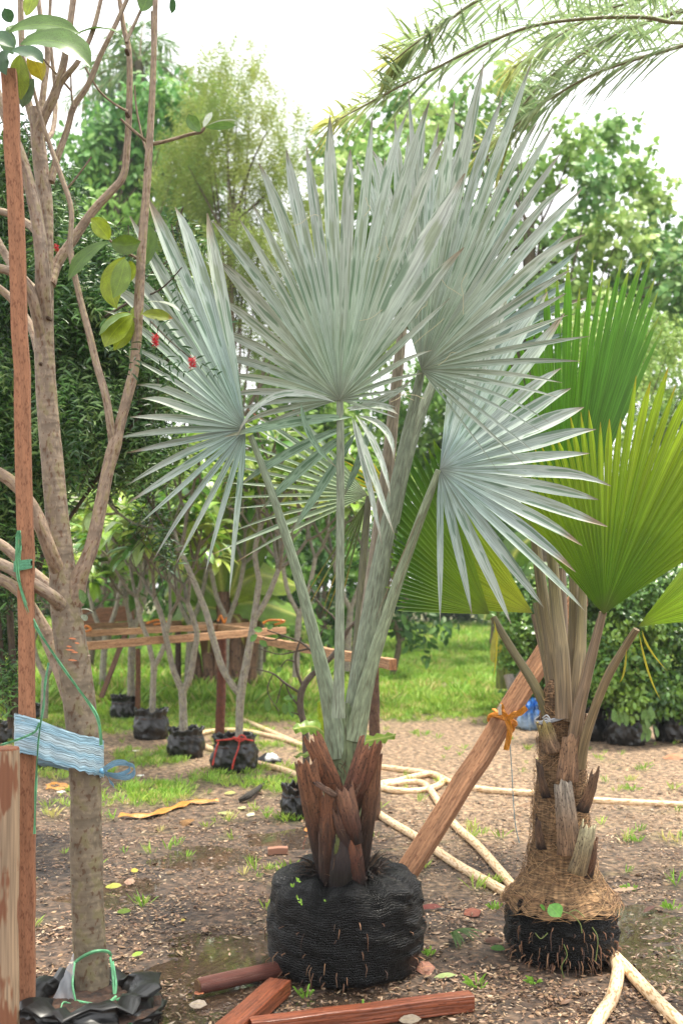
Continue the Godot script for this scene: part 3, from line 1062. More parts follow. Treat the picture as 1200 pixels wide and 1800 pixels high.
func build_silver_palm() -> void:
	rng.seed = 51
	var base := Vector3(0.015, 0, -4.2)
	var p := thing("silver_palm", "tall silver blue fan palm with brown husks and a black net root ball", "palm", base)
	root_ball(p, base + Vector3(0, 0.0, 0), 0.305, 0.375, 3.0, 15, 0.42)
	var soil := Buf.new()
	lathe(soil, base + Vector3(0, 0.325, 0), [[0.2, 0.0], [0.16, 0.025], [0.08, 0.04], [0.0, 0.045]], 28, func(a, r, y, _v): return Vector3(cos(a) * r, y + 0.012 * fine.get_noise_2d(cos(a) * r * 60, sin(a) * r * 60), sin(a) * r), func(_a, _v): return lin(70, 54, 42))
	part("soil", soil, M.soil, p)
	# green sheath column under the stalks
	var sheath := trace([[600, 1560, 62, 4.2], [600, 1480, 66, 4.2], [602, 1420, 74, 4.2], [604, 1370, 70, 4.2], [606, 1310, 66, 4.2], [606, 1262, 52, 4.2], [605, 1235, 30, 4.2]], 4.2)
	var sb := Buf.new()
	tube(sb, sheath[0], sheath[1], 16, lin(126, 138, 98), true, 0.9, 0.1)
	part("sheath", sb, M.stalk, p)
	var silver := lin(196, 205, 192)
	var green := lin(148, 172, 142)
	var brown := lin(160, 142, 116)
	var S: Material = M.silver_leaf
	var wax := lin(156, 164, 142)
	# 1: the front fan
	var stalk := trace([[594, 1262, 24], [596, 1180, 19], [597, 1050, 16], [598, 900, 15], [598, 780, 14], [597, 700, 13]], 3.98)
	var front := fan(p, at(597, 703, 3.96), 3.96, stalk, M.stalk, wax, [[0, -98], [0.3, -36], [0.72, 24], [1.0, 118]], 29, [[-98, 150], [-84, 215], [-70, 235], [-58, 300], [-45, 345], [-33, 415], [-20, 430], [-8, 470], [0, 495], [10, 480], [20, 485], [30, 400], [40, 290], [50, 215], [60, 185], [74, 135], [92, 105], [118, 100]],
		[[-98, -0.9], [-60, -0.5], [-20, 0.0], [10, 0.05], [30, 0.35], [50, 0.95], [80, 1.2], [118, 0.9]], [[-98, 0.35], [-40, 0.06], [0, 0.0], [40, -0.05], [118, 0.5]], [[-98, 0.4], [-40, 0.55], [25, 0.58], [45, 0.45], [118, 0.2]], S, green.lerp(silver, 0.3), silver, brown, 0.975, 0.35)
	# its lowest segments, hanging behind and to the right of the stalk
	for q in [[[592, 708, 3.96], [415, 770, 3.9], 13, [-20, 42], 0], [[620, 733, 3.98], [394, 768, 3.9], 19, [0, 6], 1], [[618, 748, 4.02], [414, 858, 4.0], 18, [-4, 8], 1], [[618, 758, 4.03], [456, 900, 4.02], 19, [-4, 6], 1], [[626, 760, 4.04], [507, 944, 4.04], 17, [4, 4], 1], [[655, 735, 4.2], [600, 880, 4.2], 14, [4, 0], 1], [[529, 708, 3.93], [592, 822, 3.9], 11, [-12, -6], 1],
			[[618, 734, 3.94], [671, 957, 3.84], 11, [2, 0], 0], [[622, 736, 3.94], [692, 938, 3.84], 14, [-2, 2], 0], [[625, 730, 3.94], [686, 873, 3.82], 12, [8, 6], 0], [[630, 732, 3.93], [692, 809, 3.82], 12, [16, 14], 0], [[612, 722, 3.93], [700, 729, 3.82], 15, [4, 12], 0], [[608, 718, 3.94], [722, 668, 3.8], 15, [10, -8], 0]]:
		var b := Buf.new()
		var p0 := at(q[0][0], q[0][1], q[0][2])
		var p1 := at(q[1][0], q[1][1], q[1][2])
		leaf(b, p0, p1, q[2] / F * 3.95, Vector3(rng.randf_range(-0.3, 0.3), 0.35, 1), Vector3(q[3][0], q[3][1], 0) / F * 3.95, 0.35, vary(silver if q[4] == 0 else lin(138, 164, 136), 0.06), 10, 0.4, brown)
		part("leaf_segment", b, S, front)
	var low: Array
	# 2: upper right fan
	stalk = trace([[618, 1290, 42], [638, 1160, 38], [664, 1010, 32], [691, 880, 26], [714, 770, 21], [732, 690, 17], [740, 652, 14]], 4.2)
	fan(p, at(740, 650, 4.14), 4.14, stalk, M.stalk, wax, [[0, -16], [0.5, 40], [1.0, 150]], 27, [[-16, 392], [-6, 458], [2, 512], [10, 550], [16, 545], [24, 523], [32, 458], [44, 350], [55, 320], [64, 270], [80, 265], [95, 230], [110, 205], [128, 235], [140, 262], [158, 150]],
		[[-16, -0.2], [10, 0.0], [40, 0.25], [80, 0.45], [120, 0.5], [158, 0.4]], [[-16, 0.0], [60, 0.05], [158, 0.0]], [[-16, 0.55], [40, 0.55], [60, 0.5], [90, 0.32], [150, 0.2]], S, green.lerp(silver, 0.5), silver, brown, 0.965, 0.4)
	# 3: lower right fan
	stalk = trace([[622, 1300, 40, 4.16], [650, 1180, 26, 4.12], [690, 1050, 20, 4.08], [730, 935, 17, 4.04], [758, 860, 14, 4.0], [770, 826, 11, 3.98]], 4.1)
	fan(p, at(772, 825, 3.98), 3.98, stalk, M.stalk, lin(168, 178, 146), [[0, 8], [0.82, 145], [1, 186]], 19, [[8, 310], [20, 395], [34, 414], [45, 329], [56, 301], [69, 282], [82, 274], [93, 280], [106, 282], [117, 290], [128, 303], [137, 318], [145, 315], [155, 301], [165, 268], [175, 244], [186, 240]],
		[[8, -0.5], [50, -0.15], [90, 0.15], [140, 0.3], [186, 0.1]], [[8, 0.0], [90, 0.02], [186, 0.0]], [[8, 0.55], [60, 0.62], [110, 0.55], [150, 0.4], [186, 0.3]], S, lin(160, 180, 172), lin(190, 201, 190), brown, 0.95, 0.3)
	low = trace([[770, 828, 10], [768, 835, 9], [767, 842, 6]], 3.99, 2)
	fan(p, at(768, 838, 4.0), 4.0, low, M.stalk, wax, [[0, 190], [1, 206]], 3, [[186, 250], [206, 270]], [[186, 0], [206, -0.1]], [[186, -0.1], [206, -0.2]], 0.12, S, lin(150, 150, 120), lin(150, 136, 106), brown, 0.8, 0.6)
	# 4: behind, to the upper right
	stalk = trace([[624, 1290, 30, 4.3], [660, 1060, 30, 4.4], [716, 800, 22, 4.5], [766, 660, 16, 4.6]], 4.4)
	fan(p, at(766, 660, 4.6), 4.6, stalk, M.stalk, wax, [[0, 2], [1, 74]], 12, [[2, 400], [20, 380], [36, 330], [46, 345], [60, 300], [74, 260]], [[2, -0.3], [74, 0.1]], [[2, 0.0], [74, 0.05]], 0.55, S, lin(146, 172, 160), lin(160, 180, 170), brown, 0.95, 0.3)
	# 5: young fan between the first two
	stalk = trace([[628, 1260, 30, 4.28], [646, 1080, 27, 4.32], [676, 860, 24, 4.36], [700, 640, 19, 4.4], [708, 560, 14, 4.42]], 4.35)
	fan(p, at(708, 562, 4.42), 4.42, stalk, M.stalk, lin(176, 158, 140), [[0, -16], [1, 20]], 9, [[-16, 300], [-5, 340], [6, 390], [14, 370], [20, 340]], [[-16, -0.15], [20, -0.1]], [[-16, 0.0], [20, 0.0]], 0.6, S, green, silver, brown, 0.97, 0.25)
	# 6: left fan
	stalk = trace([[592, 1330, 40, 4.16], [580, 1240, 32, 4.12], [557, 1140, 24, 4.08], [523, 1010, 18, 4.04], [489, 900, 15, 4.0], [461, 820, 13, 3.98], [440, 765, 11, 3.96]], 4.0)
	fan(p, at(432, 755, 3.95), 3.95, stalk, M.stalk, lin(160, 172, 146), [[0, -180], [0.55, -60], [1, -8]], 21, [[-176, 265], [-166, 260], [-150, 270], [-138, 250], [-124, 232], [-108, 205], [-96, 200], [-84, 200], [-72, 196], [-60, 212], [-50, 262], [-38, 380], [-26, 440], [-18, 450], [-8, 430]],
		[[-176, 0.15], [-120, 0.3], [-80, 0.5], [-50, 0.3], [-20, -0.05], [-8, -0.2]], [[-176, 0.0], [-84, 0.2], [-50, 0.15], [-8, 0.0]], [[-180, 0.2], [-130, 0.3], [-90, 0.4], [-60, 0.5], [-8, 0.6]], S, lin(156, 178, 166), silver, brown, 0.97, 0.45)
	# 7: pale fan seen behind the stalks, pointing left
	stalk = trace([[612, 1300, 20, 4.4], [628, 1120, 16, 4.55], [640, 960, 14, 4.7], [648, 872, 11, 4.75]], 4.6)
	fan(p, at(646, 870, 4.75), 4.75, stalk, M.stalk, lin(110, 106, 78), [[0, -118], [1, -36]], 13, [[-118, 250], [-104, 270], [-94, 260], [-80, 255], [-64, 260], [-48, 270], [-36, 240]], [[-118, 0.3], [-36, -0.4]], [[-118, 0.06], [-36, 0.0]], 0.3, S, lin(152, 174, 130), lin(176, 192, 168), lin(170, 110, 70), 0.93, 0.4)
	low = trace([[648, 876, 10], [644, 886, 8], [642, 896, 6]], 4.75, 2)
	fan(p, at(644, 880, 4.75), 4.75, low, M.stalk, wax, [[0, 192], [1, 216]], 5, [[192, 190], [216, 210]], [[192, 0.1], [216, 0.2]], [[192, 0.0], [216, 0.1]], 0.25, S, lin(140, 160, 96), lin(150, 160, 96), lin(190, 170, 70), 0.7, 0.6)
	# yellowing segments beside it
	low = trace([[700, 868, 10], [690, 872, 8], [676, 880, 8]], 4.9, 2)
	fan(p, at(694, 876, 4.9), 4.9, low, M.stalk, wax, [[0, -72], [1, -30]], 7, [[-72, 120], [-50, 130], [-30, 110]], [[-72, 0.1], [-30, 0.1]], [[-72, 0.0], [-30, 0.0]], 0.35, M.fan_leaf, lin(190, 190, 60), lin(226, 208, 70), lin(170, 110, 60), 0.9, 0.5)
	# husks: foot, top (px, depth), widths, colour
	var rust := lin(132, 82, 54)
	var dark := lin(58, 42, 34)
	for q in [
			[[588, 1565, 4.3], [572, 1360, 4.3], 62, 50, 0.3, dark, rust], [[616, 1565, 4.28], [630, 1350, 4.28], 62, 50, 0.3, dark, rust],
			[[582, 1560, 4.12], [534, 1338, 3.99], 50, 42, 0.34, dark, lin(150, 100, 68)], [[612, 1445, 4.12], [547, 1297, 4.04], 44, 34, 0.26, rust, lin(156, 104, 72)],
			[[630, 1550, 4.1], [664, 1326, 3.99], 40, 22, 0.3, dark, lin(154, 106, 74)], [[612, 1425, 4.06], [654, 1304, 3.95], 46, 44, 0.34, lin(104, 68, 54), lin(156, 104, 76)],
			[[577, 1562, 4.04], [579, 1392, 3.99], 42, 40, 0.32, lin(70, 46, 34), lin(134, 84, 52)], [[622, 1405, 4.0], [656, 1318, 3.96], 15, 10, 0.3, lin(150, 118, 100), lin(140, 104, 86)],
			[[628, 1562, 4.02], [608, 1440, 3.99], 46, 40, 0.32, lin(84, 50, 38), lin(146, 88, 56)], [[630, 1482, 3.98], [605, 1388, 3.96], 26, 36, 0.34, lin(96, 62, 48), lin(152, 106, 78)],
			[[598, 1400, 3.97], [555, 1377, 3.94], 13, 9, 0.3, lin(150, 118, 98), lin(130, 96, 78)], [[598, 1566, 4.0], [602, 1470, 3.98], 48, 34, 0.3, lin(36, 29, 28), lin(60, 42, 36)],
			[[620, 1510, 3.99], [590, 1425, 3.97], 24, 20, 0.3, lin(60, 40, 34), lin(112, 74, 52)], [[590, 1520, 3.985], [597, 1452, 3.975], 14, 8, 0.3, lin(110, 120, 56), lin(140, 146, 90)]]:
		var foot := at(602 + (q[0][0] - 602) * 0.84, q[0][1], q[0][2])
		husk(p, "leaf_husk", foot, at(600 + (q[1][0] - 600) * 0.95, q[1][1], q[1][2]), q[2] / F * 3.5, q[3] / F * 3.7, (foot - base) * Vector3(1, 0, 1) + Vector3(0, 0, 0.12), q[4], q[5], q[6], M.husk, 0.02, 0.007, 0.05)
	# torn fibres at the foot and along the husks' edges
	var fb := Buf.new()
	for k in 150:
		var o := at(rng.randf_range(545, 655), rng.randf_range(1330, 1540), rng.randf_range(3.95, 4.02))
		o.x = lerpf(o.x, base.x, 0.35 * smoothstep(1.0, 0.4, o.y))
		leaf(fb, o, o + Vector3(rng.randf_range(-0.03, 0.03), rng.randf_range(-0.05, 0.06), 0.012 * rng.randf()), rng.randf_range(0.001, 0.004), Vector3(0, 0, 1), Vector3(rng.randf_range(-0.008, 0.008), 0, 0.006), 0.3, vary([lin(90, 62, 46), lin(140, 108, 82), lin(60, 44, 36)][k % 3], 0.2), 4, 0.4)
	for k in 300:
		var a := rng.randf() * TAU
		var o := base + Vector3(cos(a) * 0.11, 0.33 + rng.randf() * 0.05, sin(a) * 0.11 + 0.04)
		leaf(fb, o, o + Vector3(cos(a) * rng.randf_range(0.02, 0.11), rng.randf_range(-0.03, 0.08), sin(a) * rng.randf_range(0.02, 0.1)), rng.randf_range(0.004, 0.018), Vector3(cos(a), 1, sin(a)), Vector3(0, 0.015, 0), 0.4, vary([lin(40, 32, 30), lin(70, 50, 40), lin(110, 84, 62)][k % 3], 0.2), 3, 0.4)
	part("torn_fibre", fb, M.husk, p).set_meta("kind", "stuff")
	var tb := Buf.new()
	for q in [[690, 440], [700, 520], [730, 560], [760, 480], [780, 560], [800, 620], [720, 690], [745, 700], [660, 460], [640, 380], [690, 600], [820, 480], [560, 380], [680, 690]]:
		var o := at(q[0], q[1], 3.86)
		var pts := []
		var dir := some_dir() * Vector3(1, 1, 0.3)
		for k in 5:
			pts.append(o)
			o += dir * 0.03 + Vector3(rng.randf_range(-0.015, 0.015), rng.randf_range(-0.02, 0.012), 0)
		tube(tb, curve(pts, 4), curve(pts.map(func(_z): return 0.0008), 4), 4, lin(196, 184, 150), false)
	part("loose_threads", tb, M.plain, p).set_meta("kind", "stuff")
	# small weeds and hair roots on the net
	var wb := Buf.new()
	for q in [[522, 1580], [530, 1588], [575, 1585], [612, 1592], [515, 1560], [524, 1550]]:
		var o := at(q[0], q[1], 3.93)
		for k in 4:
			leaf(wb, o, o + some_dir() * 0.014 + Vector3(0, 0.008, 0.006), 0.007, Vector3(0, 1, 1), Vector3.ZERO, 0.2, lin(150, 190, 80), 3, 0.5)
	part("weed_sprout", wb, M.grass_blade, p).set_meta("kind", "stuff")
	root_hairs(p, base, 0.305, 0.375, 46, 0.8)


func root_hairs(p: Node3D, o: Vector3, r: float, h: float, n: int, thick: float) -> void:
	var b := Buf.new()
	for k in n:
		var a := rng.randf_range(0.1, PI - 0.1)
		var y := h * (0.08 + 0.6 * pow(rng.randf(), 1.6))
		var q := o + Vector3(cos(a) * r * 0.99, y, sin(a) * r * 0.99)
		var l := 0.008 + 0.07 * pow(rng.randf(), 2.2)
		var s := Vector3(cos(a), 0, sin(a))
		var w := thick * rng.randf_range(0.0012, 0.0032)
		tube(b, [q - s * 0.01, q + s * 0.012 - Vector3(0, l * 0.3, 0), q + s * 0.014 + Vector3(rng.randf_range(-0.006, 0.006), -l, 0)], [w, w, w * 0.4], 5, vary([lin(108, 76, 54), lin(140, 104, 76), lin(72, 52, 40)][k % 3], 0.2))
	part("roots", b, M.plain, p).set_meta("kind", "stuff")


func build_fan_palm() -> void:
	rng.seed = 61
	var base := Vector3(0.875, 0, -4.32)
	var p := thing("fan_palm", "green fan palm with pleated leaves, fibre wrapped trunk and smaller net root ball, at right", "palm", base)
	root_ball(p, base, 0.222, 0.25, 8.0, 12, 0.5)
	root_hairs(p, base, 0.222, 0.25, 120, 0.9)
	# trunk with a skirt of fibre over the ball
	var b := Buf.new()
	var prof := [[0.236, 0.208], [0.216, 0.243], [0.182, 0.272], [0.156, 0.305], [0.14, 0.35], [0.128, 0.4], [0.117, 0.47], [0.108, 0.56], [0.1, 0.66], [0.094, 0.76], [0.086, 0.84], [0.08, 0.92], [0.073, 1.0], [0.066, 1.06], [0.045, 1.1]]
	lathe(b, base, prof, 40, func(a, r, y, v):
		var q: float = r * 0.98 + 0.02 * rough.get_noise_3d(cos(a) * 3, y * 6, sin(a) * 3) + 0.006 * fine.get_noise_3d(cos(a) * 8, y * 40, sin(a) * 8)
		if v < 0.12:
			q += 0.014 * rough.get_noise_2d(cos(a) * 6, sin(a) * 6)
		return Vector3(cos(a) * q, y + (0.03 * rough.get_noise_2d(cos(a) * 5, sin(a) * 5) if v < 0.1 else 0.0), sin(a) * q),
		func(a, v): return lin(178, 142, 102).lerp(lin(142, 110, 80), smoothstep(0.3, 0.9, v)))
	part("trunk", b, M.fibre, p)
	var hb := Buf.new()
	for k in 1300:
		var a := rng.randf() * TAU
		var y := 0.225 + 0.82 * pow(rng.randf(), 1.6)
		var turn := rng.randf_range(0.2, 0.9) * (1 if k % 2 else -1)
		var climb := rng.randf_range(-0.06, 0.06)
		var pts := []
		for j in 5:
			var t := j / 4.0
			var aa := a + turn * t
			var yy := y + climb * t + 0.01 * sin(t * 5 + k)
			var r := 0.0
			for i in range(1, prof.size()):
				if yy <= prof[i][1] or i == prof.size() - 1:
					r = lerpf(prof[i - 1][0], prof[i][0], clampf((yy - prof[i - 1][1]) / (prof[i][1] - prof[i - 1][1]), 0, 1))
					break
			r += 0.004 + 0.014 * rng.randf() * sin(PI * t)
			pts.append(base + Vector3(cos(aa) * r, yy, sin(aa) * r))
		tube(hb, pts, [0.0006, 0.0009, 0.0009, 0.0009, 0.0004], 3, vary([lin(178, 142, 100), lin(140, 106, 74), lin(104, 78, 56)][k % 3], 0.2), false)
	part("fibre_strands", hb, M.plain, p).set_meta("kind", "stuff")
	# stubs of cut leaf stalks
	var pale := lin(164, 134, 106)
	for q in [[[1000, 1500, 4.16], [988, 1375, 4.15], 58, 40, lin(150, 120, 92), lin(176, 162, 144)], [[1012, 1535, 4.14], [1034, 1450, 4.13], 46, 36, lin(150, 130, 96), lin(200, 190, 150)], [[1022, 1425, 4.2], [1045, 1355, 4.17], 36, 22, lin(140, 104, 76), lin(120, 90, 66)],
			[[952, 1490, 4.24], [946, 1440, 4.22], 30, 14, lin(130, 100, 76), lin(110, 84, 66)], [[960, 1400, 4.24], [948, 1345, 4.22], 26, 12, lin(130, 100, 76), lin(100, 78, 62)], [[995, 1372, 4.2], [1004, 1296, 4.2], 52, 44, lin(160, 122, 90), lin(170, 132, 98)],
			[[972, 1320, 4.22], [956, 1272, 4.2], 42, 34, pale, lin(170, 150, 90)], [[1030, 1540, 4.22], [1040, 1480, 4.2], 34, 28, lin(120, 84, 60), lin(130, 94, 68)], [[1020, 1330, 4.24], [1024, 1262, 4.22], 34, 30, lin(120, 84, 60), pale]]:
		var foot := at(q[0][0], q[0][1], q[0][2])
		husk(p, "stalk_stub", foot, at(q[1][0], q[1][1], q[1][2]), q[2] / F * 3.0, q[3] / F * 3.0, (foot - base) * Vector3(1, 0, 1), 0.35, q[4], q[5], M.husk, 0.006, 0.009, 0.05)
	var G: Material = M.fan_leaf
	var deep := lin(74, 120, 32)
	var light := lin(142, 178, 48)
	var lime := lin(190, 206, 60)
	var tipc := lin(188, 160, 60)
	var tan := lin(164, 138, 108)
	# bare upright stalks of the leaves that leave the picture or stand behind
	for q in [[[985, 1270, 30, 4.3], [968, 1150, 27, 4.34], [948, 1010, 20, 4.4], [930, 860, 16, 4.5]], [[990, 1262, 32, 4.2], [986, 1160, 30, 4.2], [976, 1060, 24, 4.24], [968, 960, 18, 4.3]], [[1000, 1262, 24, 4.3], [1006, 1150, 22, 4.36], [1008, 1020, 18, 4.45], [1000, 930, 14, 4.55]], [[1003, 1270, 28, 4.24], [1016, 1180, 24, 4.28], [1022, 1080, 18, 4.36], [1024, 1000, 14, 4.42]], [[978, 1270, 26, 4.36], [962, 1160, 22, 4.42], [944, 1060, 18, 4.5]]]:
		var tr := trace(q, 4.3)
		var tb := Buf.new()
		tube(tb, tr[0], tr[1], 9, tan, true, 0.6, 0.06, lin(150, 140, 90))
		part("leaf_stalk", tb, M.smooth_stalk, p)
	# P1 front right
	var stalk := trace([[1004, 1330, 30, 4.22], [1014, 1262, 24, 4.18], [1032, 1180, 21, 4.16], [1050, 1110, 17, 4.14], [1059, 1076, 14, 4.13]], 4.1)
	fan(p, at(1060, 1080, 4.12), 4.12, stalk, M.smooth_stalk, tan, [[0, -44], [1, 50]], 34, [[-44, 258], [-38, 297], [-28, 330], [-18, 352], [-9, 369], [-2, 380], [4, 396], [8, 451], [11, 484], [18, 501], [30, 473], [40, 374], [50, 240]],
		[[-44, 0.25], [0, 0.0], [20, 0.05], [50, 0.5]], [[-44, 0.0], [50, 0.15]], 0.72, G, light.lerp(deep, 0.7), lin(172, 202, 54), tipc, 0.95, 0.12, 0.85)
	# P2 tall dark fan behind
	stalk = trace([[990, 1290, 26, 4.4], [988, 1150, 22, 4.5], [985, 1000, 18, 4.6]], 4.5)
	fan(p, at(985, 980, 4.62), 4.62, stalk, M.smooth_stalk, tan, [[0, -24], [1, 27]], 24, [[-24, 452], [-12, 446], [-4, 463], [4, 497], [10, 531], [16, 565], [22, 565], [27, 470]], [[-24, -0.2], [5, 0.15], [27, -0.25]], [[-24, 0.0], [27, 0.0]], 0.74, G, deep, lin(104, 160, 52), lin(170, 180, 80), 0.96, 0.12, 0.7)
	# P3 hanging left, seen behind the silver stalks
	stalk = trace([[985, 1330, 24, 4.3], [958, 1245, 20, 4.3], [930, 1190, 17, 4.32], [898, 1140, 15, 4.36], [866, 1085, 12, 4.4]], 4.3)
	fan(p, at(860, 1080, 4.42), 4.42, stalk, M.smooth_stalk, lin(132, 120, 78), [[0, -88], [1, -14]], 26, [[-88, 165], [-78, 180], [-66, 190], [-52, 230], [-40, 300], [-28, 340], [-14, 330]], [[-88, 0.25], [-50, 0.0], [-14, -0.3]], [[-88, 0.0], [-14, 0.0]], 0.82, G, light, deep, light, 0.96, 0.1, 0.6)
	# P4 smaller fan under it
	stalk = trace([[980, 1280, 20, 4.45], [960, 1170, 16, 4.55], [938, 1080, 12, 4.62]], 4.5)
	fan(p, at(936, 1078, 4.64), 4.64, stalk, M.smooth_stalk, tan, [[0, -86], [1, -28]], 20, [[-86, 110], [-70, 175], [-50, 220], [-28, 230]], [[-86, 0.1], [-28, -0.2]], [[-86, 0.1], [-28, 0.0]], 0.8, G, lime, light, light, 0.96, 0.1, 0.6)
	# P5 right edge
	stalk = trace([[1018, 1350, 20, 4.2], [1030, 1290, 18, 4.16], [1062, 1200, 17, 4.1], [1096, 1140, 15, 4.06], [1118, 1106, 13, 4.02]], 4.1)
	fan(p, at(1120, 1102, 4.0), 4.0, stalk, M.smooth_stalk, lin(158, 136, 98), [[0, 30], [1, 82]], 20, [[30, 120], [38, 190], [50, 300], [66, 330], [82, 320]], [[30, 0.45], [82, -0.1]], [[30, 0.1], [82, 0.25]], 0.85, G, light, lin(140, 168, 70), tipc, 0.95, 0.1, 0.6)
	# hanging yellow threads
	var th := Buf.new()
	for q in [[[1128, 1108], [1140, 1140], [1172, 1180]], [[1122, 1112], [1138, 1180], [1160, 1230]], [[868, 1090], [872, 1140], [866, 1195]], [[1100, 1140], [1096, 1180], [1088, 1200]]]:
		leaf(th, at(q[0][0], q[0][1], 4.0), at(q[2][0], q[2][1], 4.0), 0.008, Vector3(0, 0, 1), at(q[1][0], q[1][1], 4.0) - at((q[0][0] + q[2][0]) * 0.5, (q[0][1] + q[2][1]) * 0.5, 4.0), 0.3, lin(206, 196, 70), 6, 0.4)
	part("torn_strips", th, M.fan_leaf, p).set_meta("kind", "stuff")


# ---------------------------------------------------------------- the staked tree at left
func build_left_tree() -> void:
	rng.seed = 71
	var d := 3.75
	var foot := at(166, 1790, d)
	var t := thing("staked_tree", "tall bare grey barked tree with few broad leaves, tied to a stake", "tree", Vector3(foot.x, 0, foot.z))
	var bark := lin(180, 154, 130)
	var low := lin(142, 128, 104)
	var up := lin(196, 176, 158)
	var b := Buf.new()
	var q := trace([[168, 1800, 66], [166, 1760, 62], [160, 1690, 59], [155, 1600, 56], [152, 1500, 57], [151, 1400, 54], [147, 1310, 56], [138, 1220, 56], [128, 1150, 56], [119, 1090, 55], [114, 1040, 52], [108, 980, 45], [102, 920, 41], [95, 840, 39], [88, 767, 38], [82, 690, 36], [78, 600, 34], [79, 520, 31], [80, 433, 28], [79, 350, 27], [72, 290, 26], [66, 235, 24], [62, 190, 20]], d, 4)
	tube(b, q[0], q[1], 18, low, true, 1.0, 0.06, bark.lerp(up, 0.6))
	part("trunk", b, M.bark, t)
	var limbs := [
		[[[128, 1060, 40], [138, 1020, 32], [150, 990, 27], [163, 955, 25], [177, 890, 23], [190, 825, 22], [201, 785, 24], [210, 750, 19], [226, 690, 19], [237, 640, 18], [243, 550, 18], [250, 430, 16], [258, 330, 14], [263, 250, 13], [269, 140, 11], [274, -20, 9]], 3.72],
		[[[201, 790, 18], [196, 760, 15], [187, 700, 14], [170, 640, 13], [158, 590, 12], [140, 520, 11], [124, 440, 10], [126, 370, 9], [108, 310, 9], [90, 260, 8], [72, 205, 7], [55, 140, 6], [40, 95, 5]], 3.68],
		[[[88, 500, 22], [100, 465, 19], [130, 420, 17], [165, 370, 15], [196, 336, 14], [216, 312, 13], [223, 270, 12], [228, 170, 11], [227, 90, 10], [218, 50, 9], [209, -10, 8]], 3.8],
		[[[90, 320, 14], [100, 280, 12], [118, 230, 11], [130, 188, 11], [155, 150, 10], [178, 95, 9], [205, 40, 8], [232, -20, 7]], 3.78],
		[[[80, 570, 26], [76, 520, 27], [74, 460, 25], [66, 390, 23], [52, 325, 21], [36, 270, 19], [18, 225, 17], [2, 185, 17], [-12, 140, 16]], 3.66],
		[[[74, 600, 22], [66, 560, 20], [54, 515, 19], [36, 487, 17], [10, 474, 16], [-20, 468, 15]], 3.66],
		[[[74, 420, 17], [60, 402, 15], [40, 388, 14], [15, 375, 13], [-15, 368, 12]], 3.82],
		[[[70, 520, 18], [40, 490, 18], [18, 460, 16], [0, 430, 14], [-15, 400, 13]], 3.85],
		[[[68, 620, 15], [55, 575, 14], [25, 530, 14], [-10, 500, 13]], 3.86],
		[[[108, 1010, 30], [95, 985, 26], [80, 945, 25], [62, 900, 24], [40, 866, 22], [15, 842, 22], [-15, 825, 22]], 3.66],
		[[[112, 1070, 30], [96, 1052, 24], [72, 1035, 23], [45, 1018, 22], [20, 1000, 21], [-15, 985, 20]], 3.6],
		[[[106, 1045, 22], [88, 1030, 19], [62, 1008, 18], [34, 985, 17], [10, 962, 18], [-15, 948, 18]], 3.84],
		[[[128, 1230, 36], [112, 1180, 36], [92, 1135, 30], [74, 1100, 24], [50, 1060, 21], [26, 1032, 21], [-15, 1010, 20]], 3.84],
		[[[66, 235, 22], [78, 205, 18], [95, 170, 17], [108, 130, 14], [118, 80, 12], [132, -20, 11]], 3.72],
		[[[98, 172, 12], [108, 145, 11], [140, 105, 9], [165, 50, 8], [182, -20, 7]], 3.7],
		[[[62, 215, 18], [50, 180, 14], [42, 120, 11], [38, 60, 11], [36, -20, 10]], 3.76],
		[[[70, 215, 14], [78, 150, 11], [84, 90, 10], [72, 30, 9], [66, -20, 8]], 3.8],
		[[[82, 245, 9], [93, 230, 9], [98, 190, 9], [96, 140, 8], [88, 60, 7], [90, -20, 6]], 3.95],
		[[[262, 254, 6], [275, 252, 7], [300, 246, 6], [335, 236, 6], [352, 232, 7], [360, 224, 5]], 3.72],
		[[[262, 252, 6], [240, 234, 5], [212, 209, 4]], 3.7],
		[[[226, 196, 5], [205, 185, 4], [175, 160, 4], [150, 118, 3]], 3.78],
		[[[130, 190, 5], [126, 165, 4], [125, 130, 3]], 3.76], [[[126, 160, 4], [104, 135, 4], [75, 102, 3]], 3.72],
		[[[222, 75, 6], [232, 52, 6], [248, 18, 5]], 3.78], [[[266, 240, 5], [268, 120, 5], [267, 20, 4]], 3.76], [[[258, 265, 5], [250, 240, 4], [240, 190, 4], [237, 150, 3]], 3.8],
		[[[243, 455, 5], [225, 445, 5], [205, 432, 5], [193, 422, 4]], 3.7], [[[240, 560, 4], [232, 552, 4], [226, 548, 3]], 3.7], [[[120, 330, 4], [140, 305, 3], [161, 276, 3]], 3.74],
		[[[145, 1175, 12], [153, 1165, 8], [157, 1152, 5]], 3.72], [[[62, 400, 5], [75, 440, 4], [84, 470, 3]], 3.84]]
	for e in limbs:
		var lb := Buf.new()
		e[0][0].append(3.75)
		e[0][1].append(lerpf(3.75, e[1], 0.6))
		var w: Array = trace(e[0], e[1], 4)
		tube(lb, w[0], w[1], 11 if e[0][0][2] > 9 else 6, bark.lerp(up, rng.randf_range(0.1, 0.8)), true, 1.0, 0.07)
		part("branch" if e[0][0][2] > 9 else "twig", lb, M.bark if e[0][0][2] > 9 else M.limb, t)
	# leaf scars and pale knobs where twigs were cut
	for e in [[252, 400], [243, 520], [237, 640], [205, 770], [258, 300], [226, 200], [225, 90], [75, 640], [84, 560], [190, 710], [125, 440], [62, 360]]:
		var kb := Buf.new()
		var o := at(e[0] + rng.randf_range(-3, 3), e[1], 3.72)
		tube(kb, [o + Vector3(0, 0, -0.02), o + Vector3(0, 0, 0.008), o + Vector3(0, 0, 0.012)], [0.008, 0.007, 0.003], 7, lin(120, 96, 80))
		part("leaf_scar", kb, M.limb, t)
	var gl := lin(112, 150, 72)
	var dk := lin(72, 112, 70)
